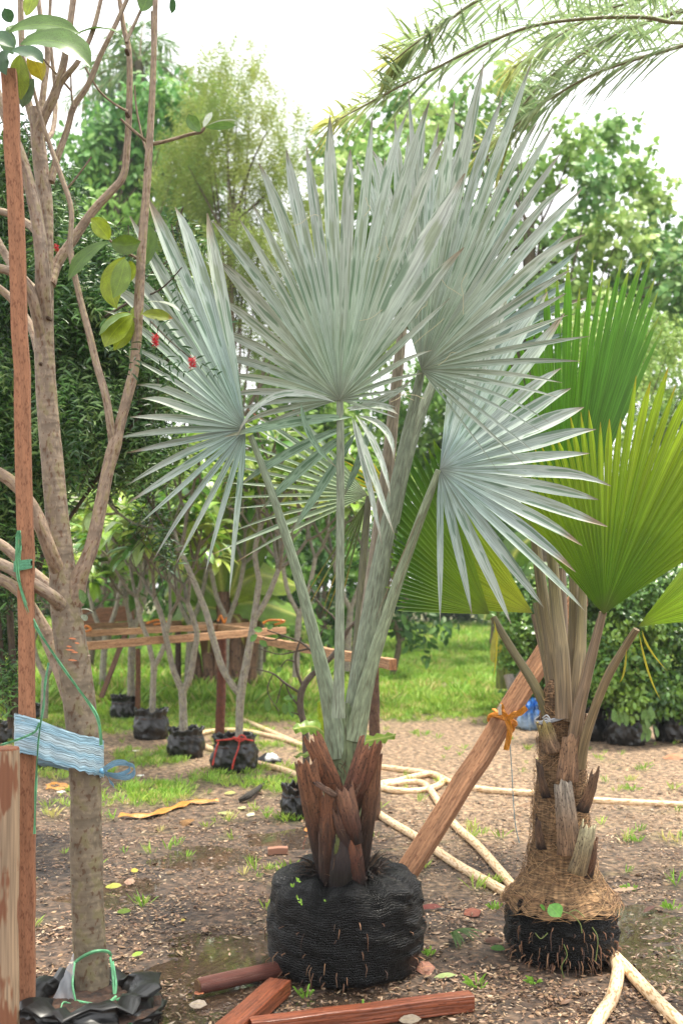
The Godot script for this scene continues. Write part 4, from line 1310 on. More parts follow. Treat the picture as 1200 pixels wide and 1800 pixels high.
	var yl := lin(164, 186, 44)
	var pl := lin(186, 198, 176)
	# base, tip, width px, depth, colour, arch (px right, up), which way it faces, tip colour
	for e in [[[16, 56], [142, 60], 40, 3.62, gl, 0, 22, [0, 0.5, 1]], [[36, 78], [160, 120], 62, 3.55, gl, 16, 34, [0.3, 0.6, 1]], [[122, 70], [216, 62], 26, 3.7, gl, 0, 22, [0, 1, 0.5]], [[20, 90], [76, 112], 38, 3.5, dk, 4, 10, [0, 0.8, 1]], [[20, 90], [12, 132], 32, 3.5, dk, -14, 8, [-0.4, 0.5, 1]],
			[[24, 84], [-22, 62], 36, 3.52, dk, 0, 8, [0, 0.7, 1]], [[36, 96], [38, 176], 34, 3.6, yl, -4, 0, [0.4, 0, 1]], [[48, 92], [74, 142], 34, 3.63, lin(198, 186, 50), 8, 0, [-0.4, 0, 1]], [[60, 138], [40, 190], 26, 3.62, lin(132, 160, 120), -6, 0, [0.3, 0, 1]], [[20, 40], [8, 14], 22, 3.6, dk, 0, 0, [0, 0.4, 1]], [[46, 28], [60, -20], 26, 3.7, yl, 4, 0, [0, 0, 1]],
			[[30, 45], [12, 60], 18, 3.7, gl, 0, 0, [0, 0.3, 1]], [[110, 48], [92, 42], 22, 3.8, gl, 0, 6, [0, 0.3, 1]], [[14, 52], [24, 96], 30, 3.64, lin(96, 136, 76), -6, 0, [0, 0, 1]], [[60, 60], [120, 52], 26, 3.75, gl, 0, 10, [0, 0.6, 1]],
			[[193, 422], [160, 384], 32, 3.68, yl, 0, 4, [0, 0.3, 1]], [[196, 426], [248, 424], 34, 3.66, lin(98, 128, 40), 0, -8, [0, -0.2, 1]], [[190, 425], [120, 494], 24, 3.62, gl, -10, 10, [0.5, 0.5, 0.8]], [[190, 428], [126, 486], 26, 3.64, lin(150, 180, 90), -14, 16, [0.3, 0.8, 0.6]], [[220, 452], [206, 543], 40, 3.66, yl, -22, 0, [0, 0, 1]], [[220, 454], [199, 524], 34, 3.6, lin(128, 160, 52), 4, 0, [0.5, 0, 1]], [[228, 458], [222, 500], 24, 3.68, yl, 8, 0, [-0.4, 0, 1]],
			[[234, 552], [184, 610], 44, 3.66, yl, -6, 4, [0, 0.1, 1]], [[232, 552], [174, 590], 26, 3.62, lin(140, 176, 100), -4, 10, [0.2, 0.9, 0.6]], [[230, 555], [200, 616], 32, 3.7, yl, 6, 0, [0, 0, 1]], [[254, 532], [318, 548], 15, 3.66, pl, 4, 10, [0, 1, 0.4]], [[250, 552], [304, 560], 22, 3.68, lin(150, 168, 40), 0, 3, [0, 0.3, 1], lin(190, 110, 60)], [[250, 536], [232, 560], 20, 3.72, yl, 0, 0, [0, 0, 1]], [[250, 470], [262, 395], 40, 3.9, lin(112, 150, 60), 6, 0, [-0.3, 0, 1]],
			[[353, 231], [332, 200], 24, 3.7, gl, -6, 0, [0.3, 0, 1]], [[358, 224], [373, 197], 12, 3.7, pl, 0, 2, [0, 0.5, 1]], [[362, 222], [424, 214], 16, 3.68, pl, 0, 8, [0, 1, 0.35]], [[362, 224], [415, 220], 14, 3.72, gl, 0, 2, [0, -0.5, 1]], [[248, 20], [258, -30], 36, 3.74, gl, 8, 0, [0, 0, 1]], [[302, -6], [302, 24], 12, 3.72, dk, 2, 0, [0.4, 0, 1]], [[140, 1036], [146, 1062], 13, 3.7, gl, 4, 0, [0, 0.2, 1]], [[142, 1072], [166, 1078], 7, 3.7, pl, 0, 5, [0, 1, 0.3]], [[142, 1082], [154, 1090], 11, 3.7, pl, 2, 0, [0.3, 0.3, 1]]]:
		var p0 := at(e[0][0], e[0][1], e[3])
		var p1 := at(e[1][0], e[1][1], e[3] + rng.randf_range(-0.04, 0.04))
		var k: float = float(e[3]) / F
		var lb := Buf.new()
		leaf(lb, p0, p1, e[2] * k, Vector3(e[7][0], e[7][1], e[7][2]), Vector3(e[5] * k, e[6] * k, 0) * 0.7, 0.22, vary(e[4], 0.08), 12, 0.5, e[8] if e.size() > 8 else null, 0.02)
		part("leaf", lb, M.broad_leaf, t)
	# fresh knife nicks, orange under the bark
	var nb := Buf.new()
	for e in [[128, 1122, 14], [136, 1130, 9], [124, 1142, 17], [132, 1146, 12], [128, 1160, 17], [122, 1136, 10]]:
		leaf(nb, at(e[0] - e[2] * 0.5, e[1], 3.688), at(e[0] + e[2] * 0.5, e[1] + 1.5, 3.692), 0.006, Vector3(0, 0, 1), Vector3(0, 0.001, 0.004), 0.0, lin(214, 134, 92), 4, 0.5)
	part("knife_nicks", nb, M.plain, t).set_meta("kind", "stuff")


func build_stake() -> void:
	rng.seed = 81
	var s := thing("square_stake", "tall square reddish sawn timber stake beside the left tree", "post", Vector3(-1.04, 0, -3.56))
	var b := Buf.new()
	beam(b, at(46, 1840, 3.55), at(17, 126, 3.58), 0.05, 0.05, Vector3(0.18, 0, 1), lin(172, 120, 88), Color(0, 0, 0, 0), Vector3(0.026, 0, 0))
	part("shaft", b, M.rough_sawn, s)
	var l := thing("log_stub", "short thick peeled log standing upright at the left edge, its cut top showing", "post", Vector3(-1.05, 0, -3.42))
	var lb := Buf.new()
	var top := at(8, 1314, 3.42)
	tube(lb, curve([Vector3(top.x, -0.2, top.z), Vector3(top.x - 0.004, 0.4, top.z), top - Vector3(0, 0.006, 0)], 6), [0.05, 0.05, 0.049, 0.05, 0.05, 0.049, 0.048, 0.049, 0.05, 0.049, 0.049, 0.048, 0.048], 20, lin(168, 142, 114), true, 1.0, 0.05)
	part("log", lb, M.peeled_log, l)
	var c := Buf.new()
	tube(c, [top - Vector3(0, 0.006, 0), top], [0.047, 0.045], 20, lin(150, 96, 66))
	part("cut_end", c, M.timber, l)
	# blue film tied round stake and trunk
	var r := thing("blue_film_tie", "pale blue plastic film wrapped round the stake and the left trunk, knotted at right", "tie", at(100, 1310, 3.6))
	var w := Buf.new()
	# closed loop round stake and trunk, seen from above: front run, round the trunk, back run, round the stake
	var loop := [[30, 1260, 1322, 3.54], [62, 1268, 1328, 3.505], [100, 1282, 1342, 3.56], [140, 1296, 1354, 3.63], [166, 1302, 1362, 3.69], [181, 1307, 1366, 3.76], [170, 1304, 1362, 3.85], [140, 1300, 1356, 3.86], [100, 1288, 1350, 3.76], [60, 1275, 1340, 3.65], [36, 1262, 1326, 3.62], [28, 1258, 1322, 3.58], [30, 1260, 1322, 3.54]]
	var tops := []
	var bots := []
	for e in loop:
		tops.append(at(e[0], e[1] - 5, e[3]))
		bots.append(at(e[0], e[2], e[3]))
	tops = curve(tops, 4)
	bots = curve(bots, 4)
	var nn := tops.size() - 1
	for k in 3:
		sheet(w, nn, 14, func(u, v):
			var i := mini(int(u * nn + 0.5), nn)
			var p: Vector3 = tops[i].lerp(bots[i], v)
			var out := Vector3((p.x + 0.95) * 0.3, 0, p.z + 3.68).normalized()
			return p + out * (0.002 + k * 0.0022 + 0.005 * absf(rough.get_noise_2d(v * 16 + k * 9, u * 5)) + 0.0012 * fine.get_noise_2d(v * 60, u * 26 + k)) + Vector3(0, 0.006 * rough.get_noise_2d(u * 30, k * 7.0) * (1 if v < 0.5 else 2), 0),
			func(_u, v): return lin(160, 208, 232).lerp(lin(212, 232, 240), 0.5 + 0.9 * rough.get_noise_2d(v * 26 + k * 3, 2.0)), 0.0, Vector2(3, 1))
	part("wrap", w, M.ribbon, r)
	var kb := Buf.new()
	var kn := at(182, 1356, 3.7)
	for e in [[[182, 1354], [205, 1342], [235, 1346], [238, 1360], [218, 1368], [186, 1360]], [[182, 1352], [200, 1340], [222, 1340], [230, 1352], [206, 1362], [184, 1360]], [[184, 1358], [204, 1366], [228, 1364], [236, 1352]], [[186, 1360], [194, 1372], [200, 1383]]]:
		var p := []
		for z in e:
			p.append(at(z[0], z[1], 3.68 + rng.randf_range(-0.015, 0.015)))
		var cu := curve(p, 5)
		sheet(kb, cu.size() - 1, 3, func(u, v): return cu[int(u * (cu.size() - 1) + 0.5)] + Vector3(0.003 * sin(u * 9), (v - 0.5) * 0.016, 0.01 * (v - 0.5)), func(_u, _v): return lin(156, 206, 236), 0.0, Vector2(2, 0.3))
	part("bow", kb, M.ribbon, r)
	var kk := Buf.new()
	tube(kk, [kn + Vector3(-0.012, 0.004, 0.0), kn, kn + Vector3(0.012, 0, 0)], [0.008, 0.011, 0.006], 8, lin(120, 186, 224), true, 1.0, 0.4)
	part("knot", kk, M.ribbon, r)
	# green twine
	var g := thing("green_twine", "green plastic twine looped round the stake and hanging slack to the left trunk", "twine", at(60, 1100, 3.5))
	for e in [[[[31, 942], [30, 965], [31, 1000], [36, 1030], [48, 1068], [66, 1105], [88, 1140], [110, 1172], [136, 1208], [158, 1238], [172, 1262], [177, 1290], [178, 1310]], 6, 3.5, 3.62], [[[86, 1165], [80, 1200], [77, 1240], [70, 1285], [66, 1330], [63, 1400], [61, 1466]], 4, 3.5, 3.48], [[[-10, 1314], [20, 1304], [42, 1296], [62, 1286], [70, 1270]], 4, 3.47, 3.48], [[[31, 942], [34, 934], [36, 950], [34, 985]], 6, 3.52, 3.52]]:
		var tb := Buf.new()
		var p := []
		for k in e[0].size():
			p.append(at(e[0][k][0], e[0][k][1], lerpf(e[2], e[3], float(k) / (e[0].size() - 1))))
		var cu := curve(p, 5)
		var hw: float = e[1] * 0.5 * 3.5 / F
		sheet(tb, cu.size() - 1, 4, func(u, v):
			var i := int(u * (cu.size() - 1) + 0.5)
			var tg: Vector3 = (cu[mini(i + 1, cu.size() - 1)] - cu[maxi(i - 1, 0)]).normalized()
			var sd := tg.cross(Vector3(sin(u * 8), 0, 1.5)).normalized()
			return cu[i] + sd * hw * (v * 2 - 1) + Vector3(0, 0, 0.003 * sin(v * 9 + u * 30)), func(_u, _v): return lin(136, 216, 160), 0.0, Vector2(6, 0.2))
		part("strand", tb, M.ribbon, g)
	var bb := Buf.new()
	for k in 3:
		var o := []
		for z in 17:
			var a := TAU * z / 16
			var centre := at(44, 992 + k * 4 - 2, 3.555)
			o.append(centre + Vector3(clampf(cos(a) * 1.5, -1, 1) * 0.028, -0.1 * 0 + 0.003 * sin(a + k) - cos(a) * -0.005, clampf(sin(a) * 1.5, -1, 1) * 0.0285))
		sheet(bb, 16, 2, func(u, v): return o[int(u * 16 + 0.5)] + Vector3(0, (v - 0.5) * 0.014, 0.0006 * k), func(_u, _v): return lin(130, 212, 164), 0.0, Vector2(3, 0.3))
	part("band", bb, M.ribbon, g)
	# twine round the trunk's foot
	var f := thing("green_twine", "tangle of green twine tied round the foot of the left trunk above the black bag", "twine", at(165, 1750, 3.7))
	for e in [[[[130, 1694, 3.69], [145, 1682, 3.66], [168, 1672, 3.65], [188, 1672, 3.68], [196, 1680, 3.73]], 6], [[[194, 1682, 3.7], [198, 1710, 3.68], [200, 1740, 3.66], [203, 1768, 3.63]], 4], [[[198, 1690, 3.7], [204, 1730, 3.67], [200, 1760, 3.64]], 5], [[[132, 1690, 3.68], [128, 1730, 3.62], [134, 1762, 3.6]], 4], [[[134, 1766, 3.6], [160, 1772, 3.58], [190, 1764, 3.6], [205, 1752, 3.64]], 8], [[[136, 1760, 3.6], [158, 1764, 3.58], [186, 1770, 3.6], [206, 1762, 3.63]], 6], [[[140, 1768, 3.58], [110, 1790, 3.5], [85, 1815, 3.45]], 6], [[[185, 1770, 3.58], [210, 1784, 3.52], [236, 1806, 3.46]], 6], [[[140, 1775, 3.58], [112, 1762, 3.56], [106, 1790, 3.5]], 5], [[[205, 1758, 3.62], [222, 1752, 3.6], [214, 1762, 3.6]], 5]]:
		var tr := trace(e[0].map(func(z): return [z[0], z[1], e[1], z[2]]), 3.6)
		var tb := Buf.new()
		tube(tb, tr[0], tr[1], 5, lin(136, 218, 158), true, 0.45, 0.3)
		part("strand", tb, M.ribbon, f)
	# the bag the tree stands in
	var g0 := thing("grow_bag", "crumpled shiny black planting bag at the foot of the staked tree", "planting bag", Vector3(-0.85, 0, -3.62))
	bag(g0, 0.26, 0.1, 6.3, 0.11, 0.7, 0.62)
	var cl := Buf.new()
	var c0 := at(94, 1765, 3.62)
	sheet(cl, 8, 10, func(u, v): return at(lerpf(130, lerpf(130, 84, v), 1 - u), lerpf(1676, 1775, v), 3.66 - 0.05 * v) + Vector3(0.006, 0, 0.012) * rough.get_noise_2d(u * 30, v * 30), func(_u, _v): return Color.WHITE)
	solo("clear_film", cl, M.clear_film, "scrap of clear plastic film standing against the foot of the left trunk", "plastic film")


# an open planting bag at the thing's place: radius, height, seed, how crumpled, how ragged the rim
func bag(t: Node3D, r: float, h: float, sd: float, crumple: float, ragged: float, mouth := 1.0) -> void:
	var b := Buf.new()
	var prof := [[0.0, 0.0, 0.0]]
	for k in 22:
		var v := k / 21.0
		prof.append([r * (0.86 + 0.16 * sin(PI * minf(1.0, v * 1.1 + 0.1))), h * v, v * h * 3])
	if mouth < 1.0:
		for k in 8:
			var v := (k + 1) / 8.0
			prof.append([r * lerpf(1.0, mouth, v), h * (1.0 + 0.16 * sin(v * PI * 0.8)), h * 3 + v * 0.3])
	prof.append([r * 0.99 * mouth, h * 1.0, h * 3])
	prof.append([r * 0.92 * mouth, h * 0.93, h * 3.1])
	prof.append([r * 0.88 * mouth, h * 0.78, h * 3.2])
	lathe(b, t.position, prof, 64 if mouth == 1.0 else 34, func(a, rr, y, _v):
		var n := soft.get_noise_3d(cos(a) * 2.2 + sd, y * 2.4 / h, sin(a) * 2.2) + 0.45 * soft.get_noise_3d(cos(a) * 6 + sd, y * 6 / h, sin(a) * 6)
		var sharp := absf(soft.get_noise_3d(cos(a) * 3.2 + sd, y * 2 / h, sin(a) * 3.2 + 7))
		var q: float = rr * (1 + crumple * 1.3 * n - crumple * 1.6 * sharp + 0.2 * crumple * fine.get_noise_3d(cos(a) * 11, y * 14 / h, sin(a) * 11 + sd))
		var up := ragged * h * 0.4 * smoothstep(0.55, 1.0, y / h) * (soft.get_noise_2d(cos(a) * 2.4 + sd, sin(a) * 2.4) + 0.5 * absf(soft.get_noise_2d(cos(a) * 5 + sd, sin(a) * 5)))
		return Vector3(cos(a) * q, y + up, sin(a) * q), func(_a, _v): return lin(18, 18, 21))
	part("bag_wall", b, M.plastic, t)
	var s := Buf.new()
	lathe(s, t.position, [[r * 0.95, h * 0.72], [r * 0.5, h * 0.84], [0.0, h * 0.86]], 24, func(a, rr, y, _v): return Vector3(cos(a) * rr, y + 0.02 * rough.get_noise_2d(cos(a) * rr * 30, sin(a) * rr * 30), sin(a) * rr), func(_a, _v): return lin(96, 70, 54))
	part("soil", s, M.soil, t)


# ---------------------------------------------------------------- bottlebrush
func build_bottlebrush() -> void:
	rng.seed = 91
	var d := 6.0
	var t := thing("weeping_tree", "dense dark green weeping tree with narrow leaves and red brush flowers behind the left trunk", "tree", Vector3(-1.9, 0, -6.1))
	var s := Scatter.new()
	var bl := [[-20, 330, 60], [30, 330, 55], [90, 350, 50], [10, 420, 70], [90, 430, 70], [160, 470, 60], [30, 520, 80], [120, 540, 80], [190, 560, 65], [240, 620, 60], [10, 620, 80], [100, 640, 90], [190, 670, 80], [260, 700, 60], [280, 640, 42], [20, 720, 90], [120, 740, 90], [210, 770, 75], [270, 790, 48], [10, 820, 80], [70, 830, 60], [180, 815, 42], [248, 830, 34], [0, 920, 70], [40, 930, 46], [0, 1020, 50], [-10, 1090, 50], [290, 480, 30], [320, 420, 26], [250, 520, 40], [320, 560, 28], [215, 430, 30], [30, 260, 36], [70, 290, 30], [290, 960, 24], [262, 905, 24], [345, 520, 18], [-10, 1190, 40], [330, 680, 24], [10, 1120, 40]]
	var tones := [lin(66, 104, 44), lin(48, 84, 38), lin(84, 124, 54), lin(40, 72, 34), lin(120, 150, 84)]
	var mids := []
	for q in bl:
		var c := at(q[0], q[1], d + rng.randf_range(-0.45, 0.55))
		mids.append(c)
		var r: float = q[2] / F * d
		for k in int(9500 * r * r * r + 1400 * r * r):
			var p := c + some_dir() * r * pow(rng.randf(), 0.45)
			var y := (Vector3.UP * 1.1 + some_dir() * 0.8)
			var z := rng.randf_range(0.55, 1.0)
			s.add(Transform3D(frame(y, some_dir()).scaled_local(Vector3.ONE * z), p + Vector3(0, 0.1, 0)), vary(tones[rng.randi() % tones.size()], 0.25))
	for q in [[268, 560], [262, 585], [300, 520], [330, 622], [312, 480], [282, 620], [322, 600]]:
		for k in 1:
			s.add(Transform3D(frame(Vector3.UP + some_dir() * 0.9, some_dir()).scaled_local(Vector3.ONE * rng.randf_range(0.35, 0.6)), at(q[0] + rng.randf_range(-14, 14), q[1] + rng.randf_range(-14, 14), 3.5 + rng.randf() * 0.12)), vary(tones[1], 0.25))
	many("crown", s, L.spray, t)
	for e in [[[30, 1300, 14], [24, 1180, 13], [18, 1080, 12], [12, 950, 11], [40, 800, 9], [80, 650, 6]], [[40, 1290, 10], [48, 1150, 9], [70, 1000, 9], [110, 850, 8], [150, 700, 6]], [[20, 1280, 10], [4, 1150, 9], [-10, 950, 8], [10, 700, 6]], [[60, 1000, 7], [130, 900, 7], [200, 800, 6], [250, 720, 4]], [[40, 900, 7], [100, 700, 6], [160, 560, 5], [240, 500, 3], [320, 440, 2]], [[200, 800, 5], [250, 860, 4], [290, 930, 2]], [[150, 700, 5], [250, 640, 4], [330, 600, 2]], [[180, 560, 5, 5.6], [230, 530, 4, 4.6], [280, 510, 3, 3.7], [320, 470, 2, 3.55]], [[230, 530, 3, 4.6], [270, 570, 3, 3.8], [300, 600, 2, 3.55], [338, 632, 2, 3.55]]]:
		var lb := Buf.new()
		var w := trace(e, 6.1)
		tube(lb, w[0], w[1], 8, lin(110, 92, 76), true, 1.0, 0.1)
		part("branch", lb, M.limb, t)
	var tb := Buf.new()
	for m in mids:
		for k in 5:
			var p: Vector3 = m + some_dir() * 0.16
			tube(tb, [p, p + Vector3(rng.randf_range(-0.1, 0.1), -0.1, 0.02), p + Vector3(rng.randf_range(-0.16, 0.16), -0.26, 0.04)], [0.003, 0.0025, 0.0015], 4, lin(110, 90, 70), false)
	part("twigs", tb, M.limb, t).set_meta("kind", "stuff")
	for q in [[273, 598, 3.45], [338, 638, 3.45], [100, 436, 5.2]]:
		var fb := Buf.new()
		var o := at(q[0], q[1], q[2])
		for k in 150:
			var dir := (some_dir() * Vector3(1, 0.5, 1)).normalized()
			var f := o + Vector3(0, rng.randf_range(-0.016, 0.016), 0)
			leaf(fb, f, f + dir * rng.randf_range(0.011, 0.018), 0.0022, some_dir(), Vector3.ZERO, 0.0, vary(lin(190, 24, 44), 0.25), 2, 0.5)
		part("flower", fb, M.petal, t)


# ---------------------------------------------------------------- plumerias, bags, rails
func plumeria(label: String, base: Vector3, stems: Array, sd: int, lift: float, depth: int, leaf_size := 1.0) -> void:
	rng.seed = sd
	var t := thing("plumeria_tree", label, "tree", base, "plumeria trees standing in black bags")
	var ends := []
	for e in stems:
		var b := Buf.new()
		var w := trace(e, -base.z)
		tube(b, w[0], w[1], 9, lin(176, 168, 152), true, 1.0, 0.12)
		part("trunk" if e == stems[0] else "branch", b, M.bark, t)
		var n: int = w[0].size()
		ends.append([w[0][n - 1], (w[0][n - 1] - w[0][n - 2]).normalized(), w[1][n - 1], depth])
	if stems.size() > 1:
		ends.pop_front()
	var tips := []
	while ends.size() > 0:
		var e: Array = ends.pop_back()
		if e[3] == 0:
			tips.append(e)
			continue
		var kids := 2 if rng.randf() < 0.6 else 3
		var a0 := rng.randf() * TAU
		for k in kids:
			var a := a0 + TAU * k / kids
			var f := frame(e[1], Vector3(0, 0, 1))
			var dir: Vector3 = (e[1] + (f.x * cos(a) + f.z * sin(a)) * rng.randf_range(0.55, 0.95)).normalized()
			var len := lift * rng.randf_range(0.75, 1.2)
			var b := Buf.new()
			var end: Vector3 = e[0] + dir * len + Vector3(0, len * 0.22, 0)
			var pts := curve([e[0], e[0] + dir * len * 0.5, end], 4)
			var r: float = maxf(e[2] * 0.78, 0.011)
			var rr := []
			for j in pts.size():
				rr.append(lerpf(r, r * 0.85, float(j) / pts.size()))
			tube(b, pts, rr, 7, lin(150, 142, 128), true, 1.0, 0.15)
			part("branch", b, M.bark, t)
			ends.append([end, (pts[pts.size() - 1] - pts[pts.size() - 2]).normalized(), r * 0.85, e[3] - 1])
	for e in tips:
		var n := rng.randi_range(8, 12)
		var tone := rng.randi() % 5
		for k in n:
			var a := k * 2.4 + rng.randf()
			var rise := rng.randf_range(-0.35, 0.9)
			var f := frame(e[1], Vector3(0, 0, 1))
			var dir: Vector3 = (f.x * cos(a) + f.z * sin(a)) + e[1] * rise
			var o: Vector3 = e[0] - e[1] * rng.randf() * 0.08
			var y := dir.normalized()
			piece("leaf", L.plumeria[(tone + (k % 3) * (k % 2)) % 5], t, Transform3D(frame(y, Vector3.UP + e[1] * 0.5).scaled_local(Vector3.ONE * rng.randf_range(0.7, 1.2) * leaf_size), o - base))
		if rng.randf() < 0.16:
			var fb := Buf.new()
			for k in 4:
				var c: Vector3 = e[0] + e[1] * 0.08 + some_dir() * 0.05
				for j in 5:
					var a := TAU * j / 5
					leaf(fb, c, c + (Vector3(cos(a), 0.3, sin(a))) * 0.035, 0.024, Vector3.UP, Vector3(0, 0.006, 0), 0.2, lin(248, 246, 236), 4, 0.6)
			part("blossom", fb, M.petal, t)


func build_plumerias() -> void:
	var bags := [[220, 1243, 12.2, 26, 43, "black grow bag farthest back, with a plumeria trunk and a brown stick in it"], [266, 1280, 10.7, 31, 50, "black grow bag with a jagged rim, second farthest of the plumeria row"], [327, 1309, 9.5, 33, 50, "boxy black grow bag third in the plumeria row, just left of the red tied bag"], [412, 1330, 8.75, 41, 62, "black grow bag tied with red string, nearest of the plumeria row"], [48, 1247, 12.0, 26, 32, "black grow bag half hidden behind the square stake"], [4, 1292, 10.4, 26, 36, "black grow bag at the left edge under the weeping tree"], [88, 1338, 8.9, 30, 38, "black grow bag between the stake and the left trunk, low behind the blue tie"]]
	rng.seed = 101
	for k in bags.size():
		var q: Array = bags[k]
		var o := at(q[0], q[1], q[2])
		var t := thing("grow_bag", q[5], "planting bag", Vector3(o.x, 0, o.z), "black grow bags under the plumerias")
		bag(t, q[3] / F * q[2], q[4] / F * q[2], 3.0 + k * 5.7, 0.06, 0.22)
	var g := bags[3] as Array
	var rs := thing("red_string", "red plastic string tied over the nearest plumeria bag", "string", at(420, 1300, 8.5), "")
	var rb := Buf.new()
	for e in [[[380, 1302], [400, 1300], [420, 1298], [445, 1302]], [[421, 1298], [419, 1315], [412, 1335], [408, 1352]], [[416, 1300], [424, 1292], [432, 1298], [420, 1303], [410, 1296], [420, 1299]], [[384, 1304], [378, 1325], [374, 1345]]]:
		var p := []
		for z in e:
			p.append(at(z[0], z[1], 8.53))
		tube(rb, curve(p, 4), curve(p.map(func(_z): return 0.007), 4), 5, lin(222, 70, 56), true, 1.0, 0.5)
	part("string", rb, M.ribbon, rs)
	plumeria("plumeria with straight pale trunk in the farthest grow bag", Vector3(at(231, 1240, 12.2).x, 0, -12.2), [[[231, 1250, 15], [231, 1180, 13], [233, 1130, 13], [238, 1090, 12]], [[236, 1130, 10], [228, 1085, 9], [222, 1050, 8]], [[238, 1100, 10], [252, 1060, 9], [262, 1020, 8]]], 102, 0.27, 3)
	plumeria("slim plumeria whose trunk forks at knee height, in the bag with a jagged rim", Vector3(at(268, 1270, 10.7).x, 0, -10.7), [[[268, 1275, 12], [269, 1220, 11], [271, 1168, 12]], [[271, 1172, 10], [260, 1125, 9], [248, 1090, 8], [240, 1050, 8]], [[271, 1172, 10], [284, 1148, 9], [292, 1120, 8], [300, 1080, 8]]], 103, 0.26, 3)
	plumeria("plumeria with a wide low Y shaped fork in the boxy grow bag", Vector3(at(322, 1300, 9.5).x, 0, -9.5), [[[323, 1298, 17], [322, 1250, 14], [321, 1215, 15]], [[321, 1216, 13], [306, 1180, 11], [296, 1140, 10], [286, 1090, 10], [272, 1050, 9]], [[321, 1216, 13], [334, 1190, 12], [341, 1150, 11], [346, 1110, 10], [330, 1060, 9]]], 104, 0.23, 3)
	plumeria("speckled plumeria trunk with one long limb leaning left, in the red tied bag", Vector3(at(420, 1320, 8.75).x, 0, -8.75), [[[420, 1318, 15], [421, 1260, 14], [424, 1215, 16], [434, 1160, 14], [446, 1090, 12], [456, 1020, 11]], [[424, 1222, 14], [408, 1204, 12], [390, 1172, 12], [374, 1120, 12], [362, 1075, 11], [340, 1020, 10], [318, 970, 9]], [[447, 1090, 11], [470, 1050, 10], [490, 1000, 9]], [[456, 1022, 10], [448, 970, 9], [460, 920, 8]]], 105, 0.24, 3, 0.9)
	plumeria("grey plumeria forking low behind the square stake", Vector3(at(75, 1250, 11.5).x, 0, -11.5), [[[78, 1262, 14], [80, 1210, 13], [80, 1190, 13]], [[80, 1192, 11], [66, 1160, 10], [58, 1130, 9]], [[80, 1192, 11], [96, 1160, 10], [104, 1120, 9]]], 106, 0.28, 3)
	for q in [[180, 1200, 13.6, 107, "plumeria in the back row between the left trunk and its right limb"], [330, 1180, 14.0, 108, "plumeria in the back row behind the timber rails, leaves bright in the light"], [395, 1170, 13.2, 109, "plumeria in the back row left of the banana clump"], [520, 1160, 12.6, 110, "plumeria in the back row between the left and middle silver stalks"], [610, 1150, 13.4, 111, "plumeria in the back row behind the thick silver stalks"], [455, 1165, 14.6, 112, "tall plumeria at the very back beneath the left silver fan"]]:
		var x: float = q[0]
		plumeria(q[4], Vector3(at(x, 0, q[2]).x, 0, -q[2]), [[[x, q[1] + 30, 13], [x + 2, q[1] - 30, 12], [x + 6, q[1] - 80, 11]], [[x + 6, q[1] - 78, 9], [x - 14, q[1] - 120, 8], [x - 24, q[1] - 170, 8]], [[x + 6, q[1] - 78, 9], [x + 24, q[1] - 130, 8], [x + 34, q[1] - 180, 8]]], q[3], 0.36, 3, 1.25)


func timber(called: String, label: String, cat: String, a: Vector3, c: Vector3, w: float, h: float, up: Vector3, col: Color, m: Material, group := "", cut := Color(0, 0, 0, 0)) -> void:
	var t := thing(called, label, cat, Vector3(a.x, minf(a.y, c.y), a.z), group)
	var b := Buf.new()
	beam(b, a, c, w, h, up, col, cut)
	part("board" if h < w * 0.8 else "timber", b, m, t)


